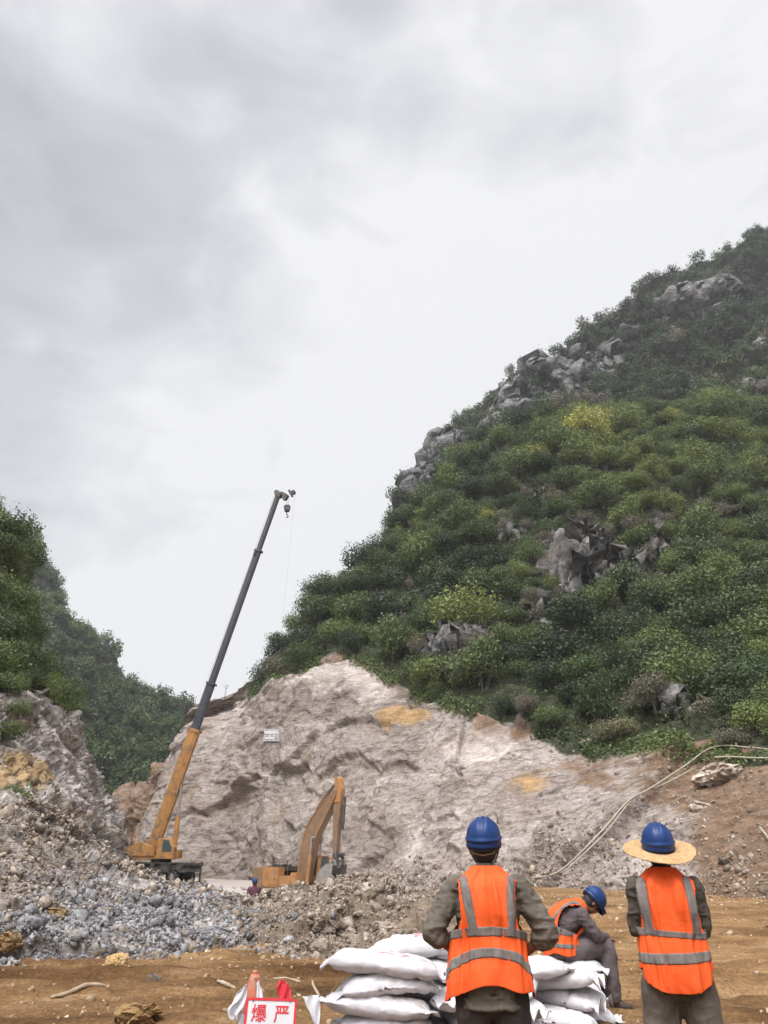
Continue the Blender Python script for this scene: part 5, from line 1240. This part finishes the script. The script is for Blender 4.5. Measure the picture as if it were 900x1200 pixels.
def straw(parent, c, rot):
    ns, V, F = 96, [], []; rad = [.086, .095, .11] + list(np.linspace(.12, .240, 28)); n = len(rad)
    for i, r in enumerate(rad):
        for k in range(ns):
            a = 2 * math.pi * k / ns
            z = (.045 if i == 0 else .02 if i == 1 else .004 if i == 2 else 0) + .0042 * math.sin(i * 2.1) - .10 * max(0, r - .12) ** 1.3 * 1.3 + (r - .09) * .10 * .5 * math.sin(2 * a + .6) + (r / .25) ** 3 * .006 * math.sin(3 * a + 1)
            rr = r * (1 + .015 * math.sin(3 * a + i * .02)) * (1 + (.010 * math.sin(17 * a) * (i > n - 4)))
            V.append((rr * math.cos(a), rr * 1.04 * math.sin(a), z))
    for i in range(n - 1):
        for k in range(ns): F.append((i * ns + k, i * ns + (k + 1) % ns, (i + 1) * ns + (k + 1) % ns, (i + 1) * ns + k))
    o = link('straw_hat', mesh_np('straw_hat', np.array(V), np.array(F)[:, ::-1]), STRAW, parent, True)
    o.matrix_local = Matrix.Translation(c) @ rot.to_4x4(); o.modifiers.new('s', 'SOLIDIFY').thickness = .006
straw(r2, hc2 + hr2 @ Vector((0, -.015, .022)), hr2 @ Matrix.Rotation(.20, 3, 'X') @ Matrix.Rotation(.03, 3, 'Y'))
# --- seated man
m3 = dict(seed=19, vox=.008, sc=1.04, spine=[(.0, (0, -.03, .52)), (.12, (0, -.04, .62)), (.30, (0, -.015, .79)), (.45, (0, .11, .91)), (.56, (0, .215, .975)), (.62, (0, .285, 1.005))],
    prof=[(.0, .17, .13), (.12, .175, .13), (.25, .168, .125), (.38, .19, .13), (.48, .188, .115), (.55, .135, .085), (.60, .06, .055)],
    head=((0.0, .385, 1.03), Matrix.Rotation(-1.0, 3, 'X')),
    arms=[((-.185, .165, .925), (-.20, .30, .71), (-.05, .47, .66), (.7, .7, -.2), (0, 0, -1)), ((.185, .165, .925), (.235, .30, .72), (.07, .48, .68), (-.7, .7, -.2), (0, 0, -1))],
    legs=[((-.10, 0, .56), (-.16, .43, .62), (-.16, .50, .12), (-.17, .66, .045)), ((.10, 0, .56), (.13, .45, .63), (.15, .45, .12), (.17, .61, .045))],
    pelvis=((.185, .15, .11), (0, -.03, -.0)), lrad=(.11, .095, .085), shirt=SH3, trouser=TR3, sleeve=.92, srad=(.070, .058, .046), curl=.8, strap=False,
    vest=dict(prof=[(-.05, .222, .165), (.08, .218, .165), (.20, .21, .16), (.32, .214, .160), (.42, .214, .152), (.49, .20, .130), (.54, .16, .105), (.60, .095, .075)],
        hem=lambda th: .075 - .05 * np.abs(np.cos(th)) ** 4 + .02 * np.sin(th * 3), top=.60, seam=.0, arm=lambda T: np.interp(T, [.24, .27, .31, .38, .46, .52, .55, .57], [.4, .205, .185, .178, .18, .192, .205, .4]),
        bands=[(lambda h: .255 + 0 * h, .024, -.4, math.pi + .4), (lambda h: .13 + .01 * np.sin(h), .024, -.4, math.pi + .4)],
        straps=[(-.12, -.14, .021, .25, .555), (.12, .14, .021, .25, .555)]))
q3 = P(657, 1110, 9.9); g3 = float(ground_z(q3.x + .3, 9.9))
person(m3, Vector((q3.x + .03, 9.85, g3)), math.radians(-80), 'worker in orange vest sitting bent forward with bowed head on the white sacks')
# --- distant person behind the heap
m4 = dict(seed=23, vox=.012, spine=m1['spine'], prof=base_prof, head=((0, .03, 1.655), I3),
    arms=[((-.19, 0, 1.43), (-.27, .02, 1.15), (-.24, .14, .92), (0, .5, -1), (1, 0, 0)), ((.19, 0, 1.43), (.28, .02, 1.15), (.24, .14, .92), (0, .5, -1), (-1, 0, 0))],
    legs=m1['legs'], pelvis=m1['pelvis'], shirt=PLUM, trouser=TR1, sleeve=.95)
q4 = P(297, 1060, 33); z4 = P(297, 1033, 33).z - 1.84
person(m4, Vector((q4.x, 33, float(ground_z(q4.x, 33)))), math.radians(20), 'distant person in plum clothes and blue helmet behind the spoil heap')

# ------------------------------------------------------------------ sacks
def sack_mat(name, printed):
    m = pm(name, [(.52, .49, .50), (.68, .655, .66)], 2.2, .6, bump=.010, bscale=9, dirt=((.40, .33, .27), 3.5, .55), spec=.3)
    t = m.node_tree; b = t.nodes['Principled BSDF']; l = t.links.new
    if printed:
        src = b.inputs['Base Color'].links[0].from_socket; c = t.nodes.new('ShaderNodeTexCoord'); sx = t.nodes.new('ShaderNodeSeparateXYZ'); l(c.outputs['Object'], sx.inputs[0])
        def M(op, a, b_, cc=None):
            n = t.nodes.new('ShaderNodeMath'); n.operation = op
            for k, v in enumerate((a, b_, cc)):
                if v is None: continue
                if isinstance(v, (int, float)): n.inputs[k].default_value = v
                else: l(v, n.inputs[k])
            return n.outputs[0]
        mask = None
        for cx, cy, wx, wy in ((.02, .02, .07, .06), (.16, .03, .035, .06), (.08, -.10, .15, .02)):
            a = M('MULTIPLY', M('LESS_THAN', M('ABSOLUTE', M('SUBTRACT', sx.outputs[0], cx), 0), wx), M('LESS_THAN', M('ABSOLUTE', M('SUBTRACT', sx.outputs[1], cy), 0), wy))
            mask = a if mask is None else M('MAXIMUM', mask, a)
        mask = M('MULTIPLY', mask, M('GREATER_THAN', sx.outputs[2], .0))
        n = t.nodes.new('ShaderNodeTexNoise'); n.inputs['Scale'].default_value = 42; n.inputs['Detail'].default_value = 2; l(c.outputs['Object'], n.inputs['Vector'])
        mask = M('MULTIPLY', mask, M('GREATER_THAN', n.outputs[0], .45)); mask = M('MULTIPLY', mask, .75)
        mm = t.nodes.new('ShaderNodeMixRGB'); mm.inputs[2].default_value = (.62, .05, .07, 1); l(mask, mm.inputs[0]); l(src, mm.inputs[1]); l(mm.outputs[0], b.inputs['Base Color'])
    return m
SACK, SACKP = sack_mat('white_woven_sack', False), sack_mat('printed_white_sack', True)
def sack_mesh(seed, L_=.82, W_=.47, H_=.175, ruff=.05):
    nu, nv = 74, 56; r = np.random.default_rng(seed)
    u = np.concatenate([np.linspace(-1.13, -1.0, 8)[:-1], -np.cos(np.linspace(0, np.pi, nu - 14)), np.linspace(1.0, 1.13, 8)[1:]])
    th = np.linspace(0, 2 * np.pi, nv, endpoint=False); Ug, Tg = np.meshgrid(u, th, indexing='ij'); a = np.minimum(np.abs(Ug), 1)
    w_ = W_ / 2 * (1 - .17 * a ** 6); h_ = H_ / 2 * np.maximum(1 - a ** 4.2, 0) ** .55 + .004
    fin = np.clip(np.abs(Ug) - 1, 0, 1) / .13
    ex = 2.0 + .5 * (1 - a)
    cy, sy = np.cos(Tg), np.sin(Tg)
    x = Ug * L_ / 2; y = np.sign(cy) * np.abs(cy) ** (2 / ex) * w_ * (1 - .22 * np.exp(-((a - 1) / .06) ** 2) * (ruff > .06)) * (1 + .25 * fin * (ruff > .06)); z = np.sign(sy) * np.abs(sy) ** (2 / 2.1) * h_
    p = np.stack([x, y, z], -1)
    rid = fbm(np.stack([Ug * 1.2, y * 16, z * 4 + seed], -1), 3, seed)
    z = z + .012 * rid * a ** 3 * np.sign(sy) + .010 * fbm(p * 5 + seed, 3, seed + 1) * np.sign(sy) * (1 - fin)
    z = z + (fin > 0) * ruff * fin * np.sin(y * 55 + seed) * (.6 + .4 * vnoise(np.stack([y * 9, Ug, Ug], -1), seed)) - fin * .05 * r.uniform(-.3, 1.2)
    x = x + fin * .03 * vnoise(np.stack([y * 22, Ug * 0, Ug * 0 + seed], -1), seed + 4)
    z = z - .02 * (x / L_ * 2) ** 2; z = np.where(z < 0, z * .88, z)
    V = np.stack([x, y, z], -1)
    bend = r.uniform(-1, 1, 4); V[..., 2] += .018 * bend[0] * np.sin(V[..., 0] * 5 + bend[1] * 3) + .012 * bend[2] * np.sin(V[..., 1] * 9 + bend[3]); V[..., 1] += .03 * bend[1] * np.sin(V[..., 0] * 4)
    for q_ in range(2):
        dd = (V[..., 0] * np.cos(seed * 1.7 + q_ * 1.9) + V[..., 1] * np.sin(seed * 1.7 + q_ * 1.9)) * 8 + 1.5 * vnoise(V * 5 + seed, seed + q_)
        V[..., 2] += -.008 * np.exp(-((np.mod(dd, 3.1) - 1.5) / .28) ** 2) * np.sign(z + 1e-6) * (1 - fin)
    V[..., 2] += .006 * fbm(V * np.array([14, 22, 10]) + seed, 2, seed + 9) * (1 - fin)
    # creases
    cr1 = vnoise(V * np.array([7, 9, 9]) + seed * 3.1, seed + 8); V[..., 2] += -.014 * np.exp(-(cr1 / .10) ** 2) * (z > 0)
    i = np.arange(len(u) - 1)[:, None] * nv; j = np.arange(nv)[None, :]; j2 = (j + 1) % nv
    F = np.stack([i + j, i + nv + j, i + nv + j2, i + j2], -1).reshape(-1, 4)
    return mesh_np('sack', V.reshape(-1, 3), F)
def sack(x, y, z, rz, label, seed, tx=0.0, ty=0.0, printed=False, L_=.82, W_=.47, H_=.175, ruff=.05):
    me = sack_mesh(seed, L_, W_, H_, ruff); o = link('sack', me, SACKP if printed else SACK, smooth=True)
    o.location = (x, y, z); o.rotation_euler = (tx, ty, rz); return tag(o, label, 'sack', 'white woven sacks in the stack')
ord_ = ['lowest', 'second lowest', 'middle', 'second highest', 'topmost']
gz_ = lambda x, y: float(ground_z(x, y))
# left stack: two rows deep
for k in range(5):
    z = gz_(0, 7.75) + .078 + .158 * k
    sack([-.03, .03, -.06, .02, .0][k], 7.78 + [.0, .01, -.02, .02, .0][k], z, math.radians([3, -4, 2, 5, -3][k]), 'white sack in the front row of the left part, ' + ord_[k] + ' one' + (', with faded red print' if k == 4 else ''), 10 + k, printed=(k == 4), tx=math.radians([0, 3, -3, 4, -4][k]), ty=math.radians([0, 3, 5, -3, 5][k]), L_=[.86, .84, .92, .80, .96][k], ruff=[.04, .05, .04, .05, .04][k], H_=.205)
for k in range(5):
    z = gz_(.2, 8.35) + .078 + .158 * k + (.035 if k == 4 else 0)
    sack(.22 + [.0, .05, -.04, .03, .12][k], 8.32, z, math.radians([2, 4, -3, 6, 12][k]), 'white sack in the back row of the left part, ' + ord_[k] + ' one' + (', with red print' if k == 4 else ''), 20 + k, printed=(k == 4), ty=math.radians(-2), L_=.9, ruff=.04, H_=.205)
for k in range(4):
    z = gz_(.75, 7.9) + .078 + .158 * k
    sack(.74 + [.0, .04, -.03, .02][k], 7.98 + [.0, .05, .02, .06][k], z, math.radians([78, 100, 70, 112][k]), 'ruffled white sack touching the left side of the standing worker, ' + ['lowest', 'second lowest', 'second highest', 'topmost'][k], 30 + k, L_=.78, W_=.40, ruff=.10, ty=math.radians([2, -3, 4, -4][k]), H_=.205)
sack(.86, 8.55, gz_(.8, 8.5) + .72, math.radians(15), 'white sack lying crosswise on top, hidden mostly by the worker with hands on hips', 36, L_=.85, ruff=.05, printed=True)
for k in range(4):
    sack(.80, 8.62, gz_(.8, 8.6) + .078 + .158 * k, math.radians([4, -3, 2, 5][k]), 'white sack in the back row behind the worker with hands on hips, ' + ['lowest', 'second lowest', 'second highest', 'topmost'][k], 40 + k, L_=.8)
rs = [  # x, y, layer, rz, length, ruffle, words
 (1.28, 8.55, 0, 60, .78, .09, 'lowest sack in the column touching the right elbow side of the standing worker'),
 (1.24, 8.60, 1, 108, .80, .10, 'second sack up beside the standing worker, its tied end ruffled towards the camera'),
 (1.32, 8.68, 2, 70, .80, .10, 'third sack up beside the standing worker, with a dusty tied mouth'),
 (1.36, 8.75, 3, 15, .95, .06, 'topmost broad sack between the standing worker and the sitting one'),
 (1.68, 8.72, 0, 150, .80, .09, 'lowest sack at the front of the right end of the stack, lying on the dirt'),
 (1.86, 9.0, 1, 140, .78, .10, 'short bulging sack with ruffled mouth above the lowest front one at the right'),
 (1.74, 9.0, 2, 155, .92, .08, 'long sack sloping down to the right just in front of the sitting worker'),
 (2.02, 9.30, 0, 172, .80, .08, 'lowest sack at the right end of the stack beside the sitting worker\'s shoes'),
 (2.06, 9.50, 1, 100, .80, .08, 'second sack up at the right end below the sitting worker'),
 (1.98, 9.82, 2, 165, .98, .05, 'topmost smooth sack that the sitting worker sits on'),
 (1.55, 9.40, 0, 5, .8, .05, 'lowest sack in the back of the right part of the stack'),
 (1.5, 9.40, 1, -4, .8, .05, 'second sack up in the back of the right part of the stack'),
 (1.35, 9.45, 2, 3, .8, .05, 'third sack up in the back of the right part of the stack'),
 (2.05, 9.95, 0, 3, .8, .05, 'lowest sack in the back right corner under the sitting worker'),
 (2.02, 10.0, 1, -5, .8, .05, 'second sack up in the back right corner under the sitting worker')]
for n_, (x, y, k, rz, L_, ru, lb) in enumerate(rs):
    sack(x, y, gz_(x, y) + .075 + .152 * k, math.radians(rz), lb, 60 + n_, L_=L_, ruff=ru, W_=.44 if ru > .06 else .47, tx=math.radians(random.uniform(-6, 6)), ty=math.radians(random.uniform(-6, 8)), H_=.20)

# ------------------------------------------------------------------ sign, cone, flags
SIGNW = pm('sign_white', [(.66, .65, .65), (.76, .75, .75)], 3, .45, dirt=((.5, .42, .35), 5, .66))
SIGNR = pm('sign_red', [(.62, .025, .04), (.72, .04, .06)], 5, .5)
CONE = pm('faded_cone_orange', [(.42, .12, .06), (.58, .20, .11)], 6, .6, dirt=((.35, .25, .18), 7, .5))
CLOTHW = cloth_mat('white_cloth', [(.60, .60, .62), (.74, .74, .76)], .8)
sx_, sy_ = -.875, 6.62
sg = empty('warning_sign', (sx_, sy_, gz_(sx_, sy_)), 'white warning sign board with red border and red Chinese characters leaning beside the cone', 'sign', rz=math.radians(3))
sg.rotation_euler = (math.radians(-8), math.radians(2), math.radians(3))
def rrect(bm, w_, h, r, y0, y1, hole=None):
    def ring(w_, h, r, y):
        o = []
        for cx, cz, a0 in ((w_ / 2 - r, h / 2 - r, 0), (-w_ / 2 + r, h / 2 - r, 90), (-w_ / 2 + r, -h / 2 + r, 180), (w_ / 2 - r, -h / 2 + r, 270)):
            for k in range(7): a = math.radians(a0 + 15 * k); o.append(bm.verts.new((cx + r * math.cos(a), y, cz + r * math.sin(a) + .345)))
        return o
    a = ring(w_, h, r, y0); b = ring(w_, h, r, y1); n = len(a)
    for k in range(n): bm.faces.new((a[k], b[k], b[(k + 1) % n], a[(k + 1) % n]))
    if hole:
        c = ring(w_ - hole, h - hole, max(r - hole / 2, .004), y0); d = ring(w_ - hole, h - hole, max(r - hole / 2, .004), y1)
        for k in range(n):
            bm.faces.new((a[k], a[(k + 1) % n], c[(k + 1) % n], c[k])); bm.faces.new((b[k], d[k], d[(k + 1) % n], b[(k + 1) % n])); bm.faces.new((c[k], c[(k + 1) % n], d[(k + 1) % n], d[k]))
    else: bm.faces.new(a); bm.faces.new(b[::-1])
part('board', sg, SIGNW, lambda bm: rrect(bm, .385, .56, .022, -.004, .006))
part('border', sg, SIGNR, lambda bm: rrect(bm, .387, .562, .023, -.008, -.0045, hole=.034))
part('back_leg', sg, DARK, lambda bm: [tube(bm, [(s * .12, .01, .5), (s * .14, .28, .0)], .009, 6) for s in (-1, 1)])
for s in (-1, 1): part('rivet', sg, DARK, lambda bm: cyl(bm, (s * .14, -.010, .608), (s * .14, -.0045, .608), .006, 8))
for ch, cx, cz in (('爆', -.088, .520), ('严', .084, .520), ('破', -.088, .385), ('禁', .084, .385)):
    cu = bpy.data.curves.new('t', 'FONT'); cu.body = ch; cu.size = .118; cu.extrude = .0008; cu.offset = .0014; cu.align_x = 'CENTER'; cu.align_y = 'CENTER'
    t_ = bpy.data.objects.new('t', cu); COL.objects.link(t_); dg = bpy.context.evaluated_depsgraph_get(); dg.update()
    me = bpy.data.meshes.new_from_object(t_.evaluated_get(dg)); bpy.data.objects.remove(t_); me.materials.clear()
    me.transform(Matrix.Rotation(math.radians(90), 4, 'X')); me.transform(Matrix.Translation((cx, -.0062, cz)))
    me.name = 'character'; link('character', me, SIGNR, sg)
cx_, cy_ = -1.02, 6.85; gzc = gz_(cx_, cy_)
cn = empty('traffic_cone', (cx_, cy_, gzc), 'faded orange traffic cone standing behind the warning sign', 'cone', rz=.3)
part('cone_body', cn, CONE, lambda bm: tube(bm, [(0, 0, .03), (0, 0, .3), (0, 0, .60), (0, 0, .68), (0, 0, .72)], [.165, .115, .062, .045, .032], 28), True)
part('base', cn, CONE, lambda bm: box(bm, (0, 0, .02), (.40, .40, .04), bev=.012))
part('collar', cn, CLOTHW, lambda bm: tube(bm, [(0, 0, .34), (0, 0, .46)], [.113, .093], 28))
part('tip_knob', cn, CONE, lambda bm: [tube(bm, [(0, 0, .715), (0, 0, .745)], [.022, .018], 14)], True)
def cloth_strip(name, pts, wid, mat, lb, cat, seed, amp=.015):
    """a hanging piece of cloth: pts is its centre line, wid its width at each point"""
    r = np.random.default_rng(seed); n, m = 24, 14; W = cr_weights(len(pts), np.linspace(0, len(pts) - 1, n)); c = W @ np.array(pts, float); ww = W @ np.array(wid, float)
    V = []
    for i in range(n):
        for j in range(m):
            s = j / (m - 1) - .5; V.append(c[i] + np.array([s * ww[i], amp * math.sin(s * 9 + i * .35 + seed), amp * .5 * math.sin(i * .7 + s * 5)]))
    o = link(name, mesh_np(name, np.array(V), grid_faces(n, m)), mat, smooth=True); o.modifiers.new('s', 'SOLIDIFY').thickness = .002
    return tag(o, lb, cat)
z_ = gzc
cloth_strip('white_flag', [(-1.07, 6.72, z_ + .66), (-1.10, 6.70, z_ + .58), (-1.13, 6.68, z_ + .50), (-1.11, 6.68, z_ + .44)], [.02, .09, .11, .05], CLOTHW, 'crumpled white cloth tied to the left side of the traffic cone', 'cloth', 3, .02)
cloth_strip('white_flag', [(-.98, 6.74, z_ + .68), (-.955, 6.72, z_ + .60), (-.945, 6.71, z_ + .52)], [.015, .05, .035], CLOTHW, 'narrow white cloth hanging down the right side of the traffic cone', 'cloth', 4, .012)
cloth_strip('red_flag', [(-.805, 6.80, z_ + .685), (-.785, 6.79, z_ + .64), (-.765, 6.78, z_ + .56)], [.03, .10, .09], SIGNR, 'small red flag on the string behind the top right corner of the sign', 'flag', 5, .010)
cloth_strip('white_pennant', [(-.575, 6.84, z_ + .575), (-.545, 6.83, z_ + .50), (-.51, 6.82, z_ + .36)], [.13, .10, .02], CLOTHW, 'white triangular pennant hanging from the string between sign and sacks', 'pennant', 6, .008)
bm = bmesh.new(); tube(bm, [(-1.02, 6.8, z_ + .70), (-.86, 6.80, z_ + .68), (-.70, 6.80, z_ + .605), (-.55, 6.86, z_ + .565), (-.44, 7.2, z_ + .54), (-.40, 7.6, z_ + .56)], .004, 6)
tag(from_bm('string', bm, STRAP), 'thin pale string running from the traffic cone to the sacks', 'string')
def lying(pts, r, lb, name, cat, mat):
    q = []; 
    for px, py in pts: q.append(on_ground(px, py) + Vector((0, 0, r * .8)))
    W = cr_weights(len(q), np.linspace(0, len(q) - 1, len(q) * 5)); c = W @ np.array([tuple(p) for p in q])
    bm = bmesh.new(); n = len(c); tube(bm, c, [r * (.35 + .65 * math.sin(math.pi * (i + .5) / n) ** .5) * (1 + .15 * math.sin(i * 1.7)) for i in range(n)], 8); tag(from_bm(name, bm, mat, smooth=True), lb, cat)
PALE = pm('weathered_pale', [(.30, .21, .13), (.50, .41, .30)], 8, .8, bump=.01)
lying([(60, 1169), (80, 1166), (100, 1163), (123, 1161)], .028, 'long pale weathered stick lying on the dirt road at the left', 'stick', 'stick', PALE)
lying([(254, 1154), (265, 1155), (276, 1157)], .026, 'short pale stick on the dirt just left of the traffic cone', 'stick', 'stick', PALE)
lying([(305, 1146), (330, 1149), (352, 1153)], .025, 'thin pale strip on the dirt just right of the cone tip', 'strip', 'strip', PALE)
lying([(366, 1152), (368, 1160), (380, 1167), (394, 1168)], .018, 'curved pale band sticking out from the left end of the sacks', 'band', 'band', PALE)

# ------------------------------------------------------------------ dusty air
hz = bpy.data.materials.new('haze'); hz.use_nodes = True; t = hz.node_tree
for n_ in list(t.nodes):
    if n_.type == 'BSDF_PRINCIPLED': t.nodes.remove(n_)
pv = t.nodes.new('ShaderNodeVolumePrincipled'); pv.inputs['Color'].default_value = (.97, .97, .98, 1); pv.inputs['Density'].default_value = .00033; pv.inputs['Anisotropy'].default_value = .2
t.links.new(pv.outputs[0], t.nodes['Material Output'].inputs['Volume'])
bm = bmesh.new(); box(bm, (0, 230, 163), (860, 800, 334)); tag(from_bm('haze', bm, hz), kind='stuff')
